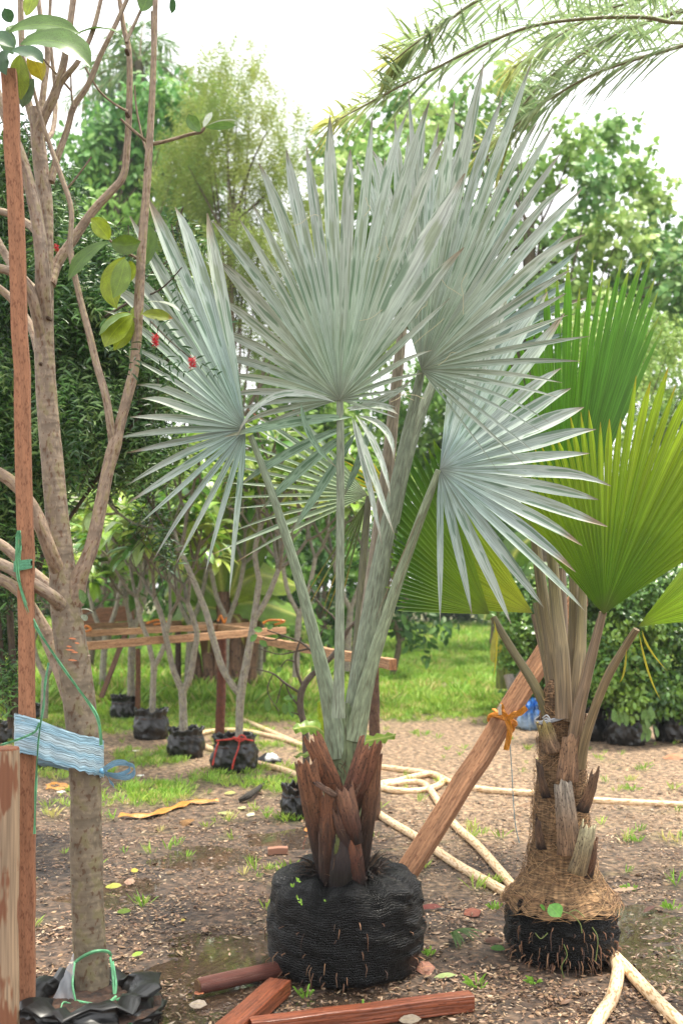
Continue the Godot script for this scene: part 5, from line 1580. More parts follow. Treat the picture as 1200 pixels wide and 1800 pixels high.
func build_rails() -> void:
	rng.seed = 121
	var raw := lin(206, 160, 118)
	var g := "raw timber rails holding the plumerias"
	timber("timber_rail", "pale raw rail running right from the rail corner, its cut end on the round post", "rail", at(452, 1124, 10.3), at(690, 1168, 6.75), 0.05, 0.068, Vector3.UP, raw, M.timber, g, lin(196, 140, 96))
	timber("timber_rail", "long pale front rail crossing behind the left trunk, lowest of the rails", "rail", at(90, 1140, 8.6), at(500, 1108, 10.9), 0.05, 0.068, Vector3.UP, raw, M.timber, g)
	timber("timber_rail", "long rail just above and behind the front rail", "rail", at(80, 1117, 10.4), at(440, 1099, 12.9), 0.05, 0.068, Vector3.UP, raw * 0.85, M.timber, g)
	timber("timber_rail", "thin darker rail farthest back at left", "rail", at(100, 1102, 12.6), at(330, 1095, 14.2), 0.05, 0.07, Vector3.UP, raw * 0.6, M.timber, g)
	timber("timber_board", "broad brown board standing on edge behind the farthest rails", "board", at(145, 1084, 14.4), at(236, 1078, 14.6), 0.04, 0.2, Vector3.UP, lin(158, 112, 86), M.timber)
	timber("timber_rail", "short cross rail tying the front and back rails near the corner", "rail", at(455, 1112, 10.8), at(350, 1098, 13.4), 0.05, 0.07, Vector3(0, 1, 0), raw * 0.95, M.timber, g)
	timber("timber_brace", "slanting brown stick brace under the rails at left", "brace", at(178, 1226, 11.2), at(222, 1112, 11.4), 0.05, 0.05, Vector3(0, 0, 1), lin(112, 82, 62), M.timber)
	for q in [[[658, 1440, 6.9], [656, 1170, 6.86], 0.036, "round brown post under the rail's cut end, right of the silver palm stalks", lin(122, 92, 74)], [[385, 1302, 10.5], [390, 1122, 10.5], 0.046, "dark red brown round post under the rail corner by the banana clump", lin(112, 62, 46)], [[241, 1250, 12.1], [243, 1140, 12.1], 0.03, "thin brown stick standing behind the farthest grow bag", lin(128, 88, 62)], [[312, 1210, 14], [313, 1110, 14], 0.04, "dark post behind the plumeria fork", lin(80, 58, 46)]]:
		var t := thing("round_post", q[3], "post", Vector3(at(q[0][0], 0, q[0][2]).x, 0, -q[0][2]))
		var b := Buf.new()
		var a := at(q[0][0], q[0][1], q[0][2])
		a.y = -0.1
		tube(b, curve([a, a.lerp(at(q[1][0], q[1][1], q[1][2]), 0.5) + Vector3(0.006, 0, 0), at(q[1][0], q[1][1], q[1][2])], 6), curve([q[2] * 1.05, q[2], q[2] * 0.95], 6), 12, q[4], true, 1.0, 0.14)
		part("shaft", b, M.limb, t)
	for q in [[[462, 1096], [474, 1090], [500, 1092], [482, 1098], 10.6, "loop of orange string on the rail corner beside the left leaning plumeria limb"], [[144, 1108], [152, 1100], [160, 1106], [150, 1110], 9.0, "scrap of orange string on the rails by the left trunk"], [[258, 1096], [275, 1090], [292, 1093], [270, 1098], 11.6, "loop of orange string over the rails behind the forked plumeria"], [[383, 1092], [388, 1082], [394, 1095], [398, 1085], 10.8, "orange string sticking up at the top of the dark post"]]:
		var b := Buf.new()
		var p := []
		for k in 4:
			p.append(at(q[k][0], q[k][1], q[4]))
		tube(b, curve(p, 5), curve([0.012, 0.01, 0.012, 0.008], 5), 5, lin(226, 134, 44), true, 0.5, 0.3)
		solo("orange_string", b, M.ribbon, q[5], "string")


func build_hoses() -> void:
	rng.seed = 131
	var cream := lin(232, 206, 170)
	for q in [[[[366, 1222], [372, 1236], [392, 1250], [430, 1266], [480, 1288], [530, 1308], [575, 1325], [625, 1341], [700, 1352], [760, 1361], [800, 1377], [860, 1388], [960, 1397], [1050, 1405], [1260, 1416]], "long cream garden hose running behind the palms to the right edge"],
			[[[300, 1312], [345, 1291], [385, 1284], [430, 1285], [490, 1297], [535, 1311], [570, 1328], [600, 1352], [640, 1374], [672, 1386], [705, 1390], [742, 1388], [768, 1381], [777, 1370], [760, 1360], [730, 1364], [700, 1372], [668, 1376], [655, 1384], [690, 1377], [735, 1375], [755, 1388], [776, 1420], [800, 1450], [840, 1488], [880, 1532], [905, 1560], [960, 1597], [1040, 1640], [1092, 1690], [1120, 1722], [1160, 1764], [1230, 1830]], "cream garden hose that loops beyond the leaning timber and leaves at bottom right"],
			[[[352, 1306], [372, 1316], [405, 1322], [450, 1340], [500, 1353], [535, 1368], [580, 1388], [640, 1412], [675, 1436], [740, 1477], [800, 1516], [860, 1551], [910, 1581], [980, 1622], [1050, 1655], [1082, 1690], [1084, 1716], [1074, 1752], [1052, 1790], [1030, 1830]], "cream garden hose passing under the leaning timber and curling round the smaller root ball"]]:
		var pts := []
		var k := 0
		for e in q[0]:
			var p := on_ground(e[0], e[1], 0.024)
			p.y = 0.02 + height(p.x, p.z) * 0.5 + (0.004 if k % 3 == 0 else 0.0)
			pts.append(p)
			k += 1
		pts = curve(pts, 8)
		var r := []
		for z in pts:
			r.append(0.0245)
		var b := Buf.new()
		tube(b, pts, r, 12, cream)
		solo("garden_hose", b, M.hose, q[1], "hose")


func build_timbers() -> void:
	rng.seed = 141
	var red := lin(148, 82, 54)
	var t := thing("round_log", "short round red brown log lying left of the big root ball", "log", Vector3(-0.5, 0, -3.95))
	var b := Buf.new()
	var a := on_ground(348, 1734, 0.03)
	var c := on_ground(492, 1702, 0.03)
	tube(b, curve([a, a.lerp(c, 0.5), c], 5), [0.028, 0.029, 0.029, 0.03, 0.03, 0.03, 0.03, 0.03, 0.03, 0.03, 0.03], 16, lin(120, 66, 50), true, 1.0, 0.08)
	part("log", b, M.wet_timber, t)
	var e := Buf.new()
	var dir := (a - c).normalized()
	tube(e, [a + dir * 0.001, a + dir * 0.004], [0.027, 0.024], 16, lin(150, 112, 70))
	part("cut_end", e, M.timber, t)
	a = on_ground(392, 1822, 0.03)
	c = on_ground(492, 1734, 0.03)
	timber("wet_timber", "square wet red timber pointing from the big root ball to the bottom edge", "timber", a, c, 0.085, 0.055, Vector3.UP, red, M.wet_timber, "wet red timbers round the big root ball")
	a = on_ground(440, 1808, 0.025)
	c = on_ground(828, 1758, 0.025)
	timber("wet_timber", "long wet red timber lying across in front of the big root ball", "timber", a, c, 0.055, 0.06, Vector3.UP, red, M.wet_timber, "wet red timbers round the big root ball", lin(120, 62, 44))
	# the leaning brace
	a = at(676, 1596, 4.52)
	c = at(1018, 1052, 4.95)
	timber("leaning_timber", "long square brown timber leaning from the big root ball up behind the fan palm", "timber", a, c, 0.085, 0.075, Vector3(-0.35, 0.3, 1), lin(186, 136, 98), M.timber)
	var rb := thing("orange_tape", "orange plastic tape knotted round the leaning timber", "tape", at(893, 1280, 4.7))
	var kb := Buf.new()
	var ax := (c - a).normalized()
	var f := frame(ax, Vector3(0, 0, 1))
	var mid := a + (c - a) * 0.585
	for k in 4:
		var loop := []
		for z in 17:
			var an := TAU * z / 16
			loop.append(mid + ax * (0.012 * (k - 1.5) + 0.018 * sin(an + k)) + f.x * cos(an) * 0.058 + f.z * sin(an) * 0.056)
		tube(kb, loop, loop.map(func(_z): return 0.011), 6, lin(255, 160, 40), true, 0.5, 0.5)
	part("wrap", kb, M.ribbon, rb)
	var tb := Buf.new()
	var o := mid + f.z * 0.055
	for w in [[[0, 0], [0.03, 0.02], [0.055, 0.028], [0.085, 0.05]], [[0, 0], [0.012, -0.05], [0.004, -0.09], [-0.004, -0.135]], [[0, 0.0], [-0.02, 0.03], [-0.03, 0.05], [-0.015, 0.06]]]:
		var p := []
		for z in w:
			p.append(o + Vector3(z[0], z[1], 0.012))
		var cu := curve(p, 5)
		sheet(tb, cu.size() - 1, 3, func(u, v):
			var i := int(u * (cu.size() - 1) + 0.5)
			var tg: Vector3 = (cu[mini(i + 1, cu.size() - 1)] - cu[maxi(i - 1, 0)]).normalized()
			return cu[i] + tg.cross(Vector3(0.2, 0, 1)).normalized() * (v - 0.5) * 0.026 + Vector3(0, 0, 0.005 * sin(v * 6 + u * 12)), func(_u, _v): return lin(255, 166, 44), 0.0, Vector2(2, 0.3))
	part("tails", tb, M.ribbon, rb)
	var wt := Buf.new()
	tube(wt, [o + Vector3(-0.03, 0.02, 0.01), o + Vector3(-0.035, 0.05, 0.015), o + Vector3(-0.028, 0.065, 0.01)], [0.008, 0.009, 0.006], 6, lin(240, 224, 200), true, 1.0, 0.3)
	part("knot", wt, M.ribbon, rb)
	var s := Buf.new()
	var p := []
	for z in [[895, 1300], [899, 1360], [901, 1400], [905, 1450], [912, 1482]]:
		p.append(at(z[0], z[1], 4.72))
	tube(s, curve(p, 4), curve(p.map(func(_z): return 0.0022), 4), 5, lin(160, 200, 210))
	solo("blue_thread", s, M.ribbon, "thin pale blue thread hanging below the orange tape", "thread")
	var bt := Buf.new()
	sheet(bt, 10, 2, func(u, v):
		var an := lerpf(-0.5, PI + 0.5, u)
		return at(712, 1543, 4.44) + f.x * cos(an) * 0.058 + f.z * sin(an) * 0.052 + ax * (v - 0.5) * 0.018 - ax * 0.01 * sin(an), func(_u, _v): return lin(186, 208, 222), 0.001)
	solo("pale_tie", bt, M.ribbon, "pale blue plastic tie round the foot of the leaning timber", "tie")
	# wire round the fan palm's stalks
	var wb := Buf.new()
	for k in 3:
		var lo := []
		for z in 15:
			var an := TAU * z / 14 + 0.4 * k
			lo.append(at(978, 1258, 4.3) + Vector3(cos(an) * 0.085, 0.03 * cos(an) + 0.004 * k, sin(an) * 0.1))
		tube(wb, curve(lo, 2), curve(lo.map(func(_z): return 0.0042), 2), 6, lin(150, 152, 158), false)
	for k in 3:
		var w0 := at(953, 1262 + k * 5, 4.2)
		tube(wb, curve([w0, w0 + Vector3(0.014, 0.012, 0.01), w0 + Vector3(0.026, -0.006, 0.014), w0 + Vector3(0.012, -0.016, 0.01)], 4), curve([0.003, 0.003, 0.003, 0.002], 4), 5, lin(170, 172, 176))
	solo("wire_tie", wb, M.glossy, "twisted grey wire tied round the leaf stalks of the fan palm", "wire")


# ---------------------------------------------------------------- middle distance
func banana_leaf(t: Node3D, p: Array, w: float, face: Vector3, c0: Color, called := "leaf") -> void:
	var b := Buf.new()
	var cu := curve(p, 6)
	var n := cu.size() - 1
	sheet(b, 8, n, func(u, v):
		var i := int(v * n + 0.5)
		var tg: Vector3 = (cu[mini(i + 1, n)] - cu[maxi(i - 1, 0)]).normalized()
		var f := frame(tg, face)
		var s: float = u * 2 - 1
		var hw := w * 0.5 * sqrt(maxf(0.0, sin(PI * clampf(v * 0.93 + 0.06, 0, 1))))
		return cu[i] + f.x * s * hw - f.z * absf(s) * hw * 0.3 + f.z * 0.02 * sin(v * 40) * absf(s),
		func(u, _v): return c0.lerp(lin(214, 220, 130), 0.8 if absf(u - 0.5) < 0.05 else 0.0), 0.0, Vector2(1, 1))
	part(called, b, M.broad_leaf, t)


func build_middle() -> void:
	rng.seed = 151
	var d := 14.2
	var t := thing("banana_clump", "banana clump with brown dry stems behind the rail corner", "banana plant", Vector3(at(400, 0, d).x, 0, -d))
	for q in [[372, 1225, 30, 1060, -14], [392, 1228, 44, 1040, 0], [414, 1228, 34, 1050, 8], [440, 1222, 22, 1070, 16], [352, 1222, 18, 1090, -24]]:
		var b := Buf.new()
		var w := trace([[q[0], q[1], q[2]], [q[0] + q[4] * 0.3, (q[1] + q[3]) * 0.5, q[2] * 0.8], [q[0] + q[4], q[3], q[2] * 0.5]], d)
		tube(b, w[0], w[1], 12, vary(lin(132, 98, 72), 0.12), true, 1.0, 0.4)
		part("stem", b, M.husk, t)
	for q in [[[395, 1060], [330, 1010], [290, 1050], 70, lin(126, 168, 50)], [[392, 1050], [380, 940], [400, 880], 80, lin(150, 184, 60)], [[400, 1050], [450, 1010], [520, 1030], 70, lin(160, 188, 50)], [[410, 1060], [460, 1060], [530, 1085], 62, lin(134, 176, 54)], [[400, 1060], [440, 940], [480, 900], 76, lin(112, 156, 50)], [[390, 1070], [340, 1070], [300, 1120], 56, lin(120, 160, 50)], [[385, 1055], [350, 960], [310, 920], 70, lin(140, 176, 60)], [[400, 1080], [420, 1090], [430, 1150], 40, lin(150, 116, 80)], [[385, 1090], [370, 1110], [366, 1170], 36, lin(140, 104, 74)]]:
		banana_leaf(t, [at(q[0][0], q[0][1], d), at(q[1][0], q[1][1], d - 0.2), at(q[2][0], q[2][1], d - 0.3 + rng.randf() * 0.6)], q[3] / F * d, Vector3(0.1, 0.5, 0.9), q[4])
	t = thing("banana_plant", "small banana plant right of the round rail post, with green stem and yellow hanging leaf", "banana plant", Vector3(at(895, 0, 13).x, 0, -13))
	for q in [[884, 1185, 26, 1070, -8], [904, 1190, 18, 1075, 4]]:
		var b := Buf.new()
		var w := trace([[q[0], q[1] + 25, q[2]], [q[0], (q[1] + q[3]) * 0.5, q[2] * 0.9], [q[0] + q[4], q[3], q[2] * 0.6]], 13)
		tube(b, w[0], w[1], 10, lin(150, 158, 70), true, 1.0, 0.15, lin(132, 150, 56))
		part("stem", b, M.smooth_stalk, t)
	for q in [[[884, 1085], [876, 1120], [866, 1165], 22, lin(214, 206, 50)], [[880, 1080], [840, 1000], [800, 1010], 60, lin(110, 150, 52)], [[890, 1075], [900, 980], [940, 940], 60, lin(100, 140, 50)], [[895, 1080], [940, 1010], [980, 1020], 56, lin(92, 134, 50)], [[886, 1090], [862, 1060], [850, 1090], 40, lin(120, 156, 60)]]:
		banana_leaf(t, [at(q[0][0], q[0][1], 13), at(q[1][0], q[1][1], 12.9), at(q[2][0], q[2][1], 12.8)], q[3] / F * 13, Vector3(0.1, 0.4, 0.9), q[4])
	t = thing("banana_plant", "young banana plant low behind the silver palm's green sheath, its broad leaves spread sideways", "banana plant", Vector3(at(590, 0, 5.9).x, 0, -5.9))
	var sb := Buf.new()
	var sw := trace([[588, 1500, 14], [590, 1420, 12], [594, 1310, 9]], 5.9)
	tube(sb, sw[0], sw[1], 8, lin(140, 160, 80))
	part("stem", sb, M.smooth_stalk, t)
	for q in [[[594, 1312], [555, 1278], [514, 1282], 26, lin(150, 194, 70)], [[594, 1312], [645, 1302], [696, 1292], 20, lin(160, 196, 70)], [[594, 1315], [570, 1270], [562, 1232], 16, lin(176, 204, 60)], [[594, 1330], [560, 1322], [516, 1330], 10, lin(150, 184, 90)]]:
		banana_leaf(t, [at(q[0][0], q[0][1], 5.9), at(q[1][0], q[1][1], 5.85), at(q[2][0], q[2][1], 5.8)], q[3] / F * 5.9, Vector3(0, 0.5, 0.9), q[4])
	# crooked shrub in a small bag
	var o := at(524, 1410, 6.95)
	t = thing("grow_bag", "small black bag with a torn rim and red string, left of the silver palm's husks", "planting bag", Vector3(o.x, 0, o.z))
	bag(t, 0.115, 0.2, 33.0, 0.09, 0.4)
	var rb := Buf.new()
	tube(rb, curve([at(532, 1384, 6.84), at(545, 1382, 6.83), at(533, 1398, 6.82), at(538, 1420, 6.83), at(550, 1436, 6.84)], 4), curve([0.006, 0.006, 0.004, 0.004, 0.004], 4), 5, lin(206, 56, 50))
	solo("red_string", rb, M.ribbon, "red string hanging over the small torn bag", "string")
	t = thing("crooked_shrub", "crooked thin trunked shrub, nearly leafless, left of the silver palm", "shrub", Vector3(at(538, 0, 6.95).x, 0, -6.95))
	var sd := 6.95
	for e in [[[538, 1392, 13], [538, 1330, 13], [536, 1280, 12], [528, 1245, 12], [530, 1215, 12], [545, 1190, 11], [566, 1172, 10], [590, 1145, 9], [612, 1105, 8]], [[534, 1210, 6], [522, 1180, 5], [520, 1150, 4], [530, 1120, 3]], [[560, 1176, 6], [552, 1150, 5], [530, 1130, 4], [500, 1118, 3], [470, 1108, 2]], [[530, 1220, 5], [500, 1200, 4], [480, 1184, 3], [450, 1176, 2]], [[524, 1240, 4], [510, 1222, 3], [498, 1200, 2], [486, 1236, 2]], [[545, 1140, 4], [520, 1145, 3], [490, 1150, 2], [455, 1140, 2]], [[600, 1125, 5], [590, 1090, 4], [560, 1060, 3], [545, 1030, 2]], [[612, 1106, 6], [640, 1070, 4], [650, 1030, 3]], [[520, 1165, 3], [505, 1160, 2], [494, 1172, 2]], [[566, 1172, 4], [572, 1150, 3], [560, 1125, 2], [575, 1095, 2]], [[500, 1118, 3], [476, 1126, 2], [462, 1120, 2]], [[480, 1184, 2], [470, 1215, 2], [490, 1250, 1.5]], [[530, 1260, 4], [522, 1255, 3], [512, 1252, 2]]]:
		var b := Buf.new()
		var w := trace(e, sd, 4)
		tube(b, w[0], w[1], 7, lin(112, 98, 86), true, 1.0, 0.15)
		part("branch" if e[0][2] < 10 else "trunk", b, M.limb, t)
	for q in [[[470, 1225], [471, 1252], 13], [[500, 1236], [502, 1256], 12], [[508, 1232], [515, 1262], 11], [[498, 1228], [520, 1224], 10], [[548, 1170], [556, 1186], 10], [[452, 1115], [440, 1128], 12], [[462, 1108], [446, 1106], 11], [[470, 1106], [480, 1098], 11], [[456, 1126], [470, 1136], 11], [[545, 1030], [556, 1018], 11], [[650, 1030], [664, 1018], 11], [[494, 1172], [486, 1182], 9]]:
		var b := Buf.new()
		leaf(b, at(q[0][0], q[0][1], sd), at(q[1][0], q[1][1], sd), q[2] / F * sd, Vector3(rng.randf_range(-0.4, 0.4), 0.4, 1), Vector3.ZERO, 0.2, vary(lin(112, 160, 76), 0.2), 6, 0.5)
		part("leaf", b, M.broad_leaf, t)
	# hedge shrubs in bags
	for k in 4:
		var q: Array = [[1034, 10.6, "nearest the fan palm trunk"], [1100, 10.3, "in the middle, a pale leaf hanging over its bag"], [1184, 10.5, "cut off by the right edge"], [952, 12.2, "set back, behind the leaning timber"]][k]
		var x := at(q[0], 0, q[1]).x
		var bg := thing("grow_bag", ["black hedge bag half hidden behind the fan palm trunk", "full round black hedge bag in the middle of the hedge", "black hedge bag at the right edge", "black hedge bag set back behind the leaning timber"][k], "planting bag", Vector3(x, 0, -q[1]), "black bags under the hedge shrubs")
		bag(bg, 0.19, 0.32, 44.0 + k * 4, 0.07, 0.2)
		var bl := []
		for j in 46:
			bl.append([q[0] + rng.randf_range(-52, 52), rng.randf_range(1015, 1245), rng.randf_range(24, 38)])
		tree("hedge_shrub", "dense dark small leaved hedge shrub " + q[2], "hedge shrubs in black bags", "shrub", Vector3(x, 0.2, -q[1] - 0.02), bl, q[1], 0.2, 4.6, 0.06, L.gloss, [lin(70, 108, 42), lin(54, 90, 38), lin(100, 142, 52), lin(126, 160, 60)], 0.03, 0.2)
	t = thing("sagging_sprig", "sprig of pale green leaves hanging between the two right hedge bags", "plant", Vector3(at(1105, 0, 10).x, 0.5, -10.05))
	for k in 24:
		var b := Buf.new()
		var p := at([1088, 1140][k % 2] + rng.randf_range(-12, 12), rng.randf_range(1236, 1290) if k % 2 else rng.randf_range(1240, 1258), 10.02)
		leaf(b, p, p + Vector3(rng.randf_range(-0.04, 0.04), -0.1, 0.02), 0.05, Vector3(rng.randf_range(-0.6, 0.6), 0.3, 1), Vector3.ZERO, 0.2, vary(lin(124, 168, 78), 0.2), 4, 0.5)
		part("leaf", b, M.broad_leaf, t)
	timber("grey_board", "weathered grey board end leaning beyond the orange tape", "board", at(905, 1232, 11.8), at(893, 1186, 11.9), 0.1, 0.05, Vector3(0.4, 0, 1), lin(168, 158, 146), M.timber)
	timber("dark_plank", "dark plank leaning behind the leaning timber", "board", at(872, 1262, 11.2), at(930, 1165, 11.6), 0.09, 0.05, Vector3(0.2, 0.2, 1), lin(84, 74, 66), M.timber)
	# blue plastic bag
	var pb := Buf.new()
	lathe(pb, Vector3(at(934, 0, 11.4).x, 0.0, -11.4), [[0.08, 0.0], [0.12, 0.04], [0.1, 0.1], [0.13, 0.16], [0.07, 0.21], [0.1, 0.25], [0.03, 0.27]], 30, func(a, r, y, _v):
		var q: float = r * (1 + 0.8 * soft.get_noise_3d(cos(a) * 3, y * 12, sin(a) * 3) + 0.5 * absf(soft.get_noise_3d(cos(a) * 8, y * 30, sin(a) * 8)))
		return Vector3(cos(a) * q * 0.9, y * (1 + 0.4 * soft.get_noise_2d(cos(a) * 3, sin(a) * 3)), sin(a) * q), func(a, v): return lin(186, 214, 240).lerp(lin(40, 130, 226), smoothstep(0.35, 0.6, v + 0.3 * soft.get_noise_2d(cos(a) * 3, sin(a) * 3 + 5))))
	solo("blue_plastic_bag", pb, M.ribbon, "crumpled blue and clear plastic bag on the ground behind the leaning timber", "plastic bag")


func build_scraps() -> void:
	rng.seed = 161
	# orange strips on the ground
	for q in [[[[212, 1434], [235, 1435], [262, 1433], [285, 1426], [312, 1418], [330, 1411], [358, 1410], [382, 1408]], 0.045, "long orange plastic strip lying on the ground right of the left trunk"], [[[80, 1383], [95, 1379], [112, 1381], [122, 1385], [104, 1387], [84, 1386]], 0.03, "crumpled loop of orange strip on the ground between stake and trunk"]]:
		var p := []
		for z in q[0]:
			p.append(on_ground(z[0], z[1], 0.015) + Vector3(0, 0.004 * rng.randf(), 0))
		var cu := curve(p, 5)
		var b := Buf.new()
		sheet(b, cu.size() - 1, 4, func(u, v):
			var i := int(u * (cu.size() - 1) + 0.5)
			var tg: Vector3 = (cu[mini(i + 1, cu.size() - 1)] - cu[maxi(i - 1, 0)]).normalized()
			return cu[i] + tg.cross(Vector3.UP).normalized() * (v - 0.5) * q[1] * 1.6 + Vector3(0, 0.012 * sin(v * PI) + 0.006 * sin(u * 30 + v * 5), 0), func(_u, _v): return lin(226, 158, 76), 0.001, Vector2(3, 0.4))
		solo("orange_strip", b, M.ribbon, q[2], "plastic strip")
	# fallen leaves, one by one
	var fallen := [[325, 1446, 26, 30, lin(150, 112, 70), 0.9, "curled brown leaf on the mulch right of the left trunk"], [200, 1558, 30, 12, lin(178, 184, 84), 0.3, "lime yellow leaf scrap beside the left trunk"], [218, 1602, 26, 12, lin(104, 130, 44), 0.2, "olive green fallen leaf beside the left trunk"], [237, 1530, 12, 10, lin(196, 178, 66), 0.2, "small yellow fallen leaf right of the left trunk"], [322, 1617, 8, 6, lin(190, 172, 80), 0.2, "tiny yellow leaf crumb above the curled brown leaf"], [242, 1677, 20, 10, lin(150, 186, 70), 0.3, "small green leaf near the black bag"], [228, 1550, 20, 14, lin(184, 150, 128), 0.4, "pinkish dry leaf right of the left trunk"],
		[830, 1604, 34, 24, lin(146, 84, 64), 0.7, "red brown curled leaf between the two root balls"], [756, 1595, 40, 12, lin(128, 62, 54), 0.3, "flat dark red leaf right of the big root ball"], [748, 1703, 34, 30, lin(182, 130, 108), 0.6, "pink dry leaf against the big root ball's right side"], [782, 1716, 40, 10, lin(164, 184, 118), 0.3, "pale green strip leaf right of the big root ball"], [874, 1667, 26, 12, lin(84, 128, 54), 0.3, "green leaf left of the smaller root ball"], [866, 1654, 34, 14, lin(90, 62, 50), 0.5, "dark curled leaf left of the smaller root ball"],
		[1095, 1565, 60, 8, lin(196, 166, 140), 0.2, "pale dry strip leaf right of the smaller root ball"], [1185, 1332, 40, 18, lin(206, 150, 116), 0.5, "tan dry leaf by the right edge near the hedge"], [432, 1262, 12, 8, lin(220, 190, 80), 0.3, "yellow leaf by the rail post"], [545, 1458, 22, 14, lin(214, 140, 72), 0.5, "orange dry leaf left of the silver palm's foot"], [404, 1394, 22, 8, lin(192, 196, 120), 0.3, "pale yellow leaf on the ground left of the small torn bag"], [425, 1420, 18, 10, lin(206, 210, 150), 0.3, "pale leaf scrap left of the small torn bag"], [440, 1432, 18, 12, lin(224, 224, 196), 0.4, "whitish petal left of the small torn bag"], [396, 1430, 36, 7, lin(182, 196, 130), 0.2, "pale green stalk scrap right of the orange strip"], [348, 1766, 34, 18, lin(190, 176, 160), 0.3, "whitish wet leaf scrap near the round log"], [350, 1745, 20, 14, lin(206, 128, 90), 0.4, "orange brown leaf scrap under the round log's end"], [255, 1405, 14, 8, lin(214, 200, 80), 0.2, "yellow crumb beside the orange strip"], [490, 1560, 30, 9, lin(168, 108, 78), 0.3, "thin reddish leaf left of the big root ball"], [720, 1792, 40, 18, lin(150, 138, 122), 0.1, "grey wet leaf in the puddle at bottom"], [1140, 1598, 34, 10, lin(90, 56, 48), 0.3, "dark strip leaf right of the smaller root ball"], [930, 1414, 50, 7, lin(150, 120, 92), 0.2, "dry twig like leaf by the long hose"]]
	for q in fallen:
		var o := on_ground(q[0], q[1], 0.012)
		var k: float = -o.z / F
		var a := rng.randf_range(-0.6, 0.6)
		var half: Vector3 = Vector3(cos(a), 0.1, sin(a) * 1.6) * q[2] * 0.5 * k
		var b := Buf.new()
		leaf(b, o - half, o + half, q[3] * k * 1.15, Vector3(rng.randf_range(-0.4, 0.4), 1, 0.5), Vector3(0, q[2] * k * 0.2 * q[5], 0), -0.7 * q[5] + 0.1, q[4], 8, 0.5, null, 0.03)
		solo("fallen_leaf", b, M.dry_leaf, q[6], "leaf", "fallen leaves on the mulch")
	# white blossoms
	for q in [[247, 1366, "white fallen blossom by the grass tuft at left"], [108, 1395, "white fallen blossom below the blue tie"], [240, 1322, "small white petal behind the left trunk"]]:
		var o := on_ground(q[0], q[1], 0.015)
		var b := Buf.new()
		for j in 5:
			var a := TAU * j / 5
			leaf(b, o, o + Vector3(cos(a), 0.35, sin(a)) * 0.034, 0.024, Vector3.UP, Vector3(0, 0.006, 0), 0.2, lin(246, 244, 236), 4, 0.6)
		solo("fallen_blossom", b, M.petal, q[2], "blossom", "white blossoms on the ground")
	# brick
	var bk := Buf.new()
	var o := on_ground(488, 1496, 0.02)
	beam(bk, o - Vector3(0.055, 0, 0.01), o + Vector3(0.055, 0, -0.02), 0.05, 0.036, Vector3.UP, lin(146, 104, 84))
	solo("brick_piece", bk, M.plain, "piece of red brick half sunk in the mulch left of the silver palm", "brick")
	# cut palm leaf
	var t := thing("cut_palm_leaf", "small green cut fan leaf lying between the two root balls", "palm leaf", on_ground(850, 1660))
	var hub := on_ground(790, 1640, 0.02)
	for k in 11:
		var tip := on_ground(lerpf(800, 852, float(k) / 10) + rng.randf_range(-6, 6), lerpf(1668, 1644, float(k) / 10) + rng.randf_range(-3, 3), 0.012)
		var b := Buf.new()
		leaf(b, hub, tip, 0.014, Vector3(0, 1, 0.2), Vector3(0, 0.02, 0), 0.5, vary(lin(110, 142, 84), 0.15), 5, 0.5)
		part("leaf_segment", b, M.fan_leaf, t)
	# weed with a round leaf on the smaller root ball, weeds round about
	var wd := thing("creeping_weed", "creeping weed with round leaves growing on the smaller root ball", "weed", at(978, 1600, 4.1))
	for q in [[[965, 1590], [985, 1612], 30], [[958, 1600], [948, 1590], 8], [[990, 1722], [1002, 1738], 14], [[930, 1722], [938, 1742], 18], [[936, 1738], [930, 1722], 10]]:
		var b := Buf.new()
		leaf(b, at(q[0][0], q[0][1], 4.06), at(q[1][0], q[1][1], 4.03), q[2] / F * 4.1, Vector3(0.2, 0.6, 1), Vector3.ZERO, 0.15, lin(106, 172, 66), 8, 0.45)
		part("leaf", b, M.broad_leaf, wd)
	var vb := Buf.new()
	for e in [[[978, 1602], [1000, 1606], [1018, 1622], [1022, 1640]], [[940, 1640], [950, 1650], [962, 1640]], [[1040, 1630], [1050, 1650], [1046, 1690]], [[995, 1730], [986, 1700], [996, 1680], [990, 1660]], [[1000, 1604], [1012, 1600], [1026, 1612]]]:
		var p := []
		for z in e:
			p.append(at(z[0], z[1], 4.07))
		tube(vb, curve(p, 4), curve(p.map(func(_z): return 0.0018), 4), 4, lin(150, 170, 90))
	part("stems", vb, M.smooth_stalk, wd)
	var words := ["right of the wet timber's end", "in front of the smaller root ball", "left of the smaller root ball", "right of the big root ball", "at the right edge by the puddle", "right of the smaller root ball", "beyond the smaller root ball", "by the puddle at bottom", "under the big root ball", "in the open yard right of the fan palm"]
	var wk := 0
	for q in [[838, 1735, 40], [938, 1730, 26], [868, 1600, 26], [754, 1680, 24], [1180, 1600, 30], [1105, 1568, 26], [1120, 1480, 24], [640, 1778, 26], [536, 1752, 30], [1110, 1390, 26]]:
		var b := Buf.new()
		var p := on_ground(q[0], q[1])
		var k: float = -p.z / F
		var tw := thing("weed", "small green weed sprouting " + words[wk], "weed", p, "weeds sprouting in the mulch")
		wk += 1
		for j in 16:
			var a := rng.randf() * TAU
			var r := rng.randf() * 0.4
			var root_at: Vector3 = p + Vector3(cos(a), 0, sin(a)) * q[2] * k * r
			leaf(b, root_at, root_at + Vector3(cos(a) * rng.randf_range(0.2, 1.0), rng.randf_range(0.3, 1.1), sin(a) * 0.5) * q[2] * k * 0.55, 0.008, Vector3(cos(a), 0.5, 1), Vector3(0, 0.008, 0), 0.3, vary(lin(130, 172, 66), 0.25), 4, 0.4)
		part("blades", b, M.grass_blade, tw).set_meta("kind", "stuff")
	# black and white plastic scrap
	var pb := Buf.new()
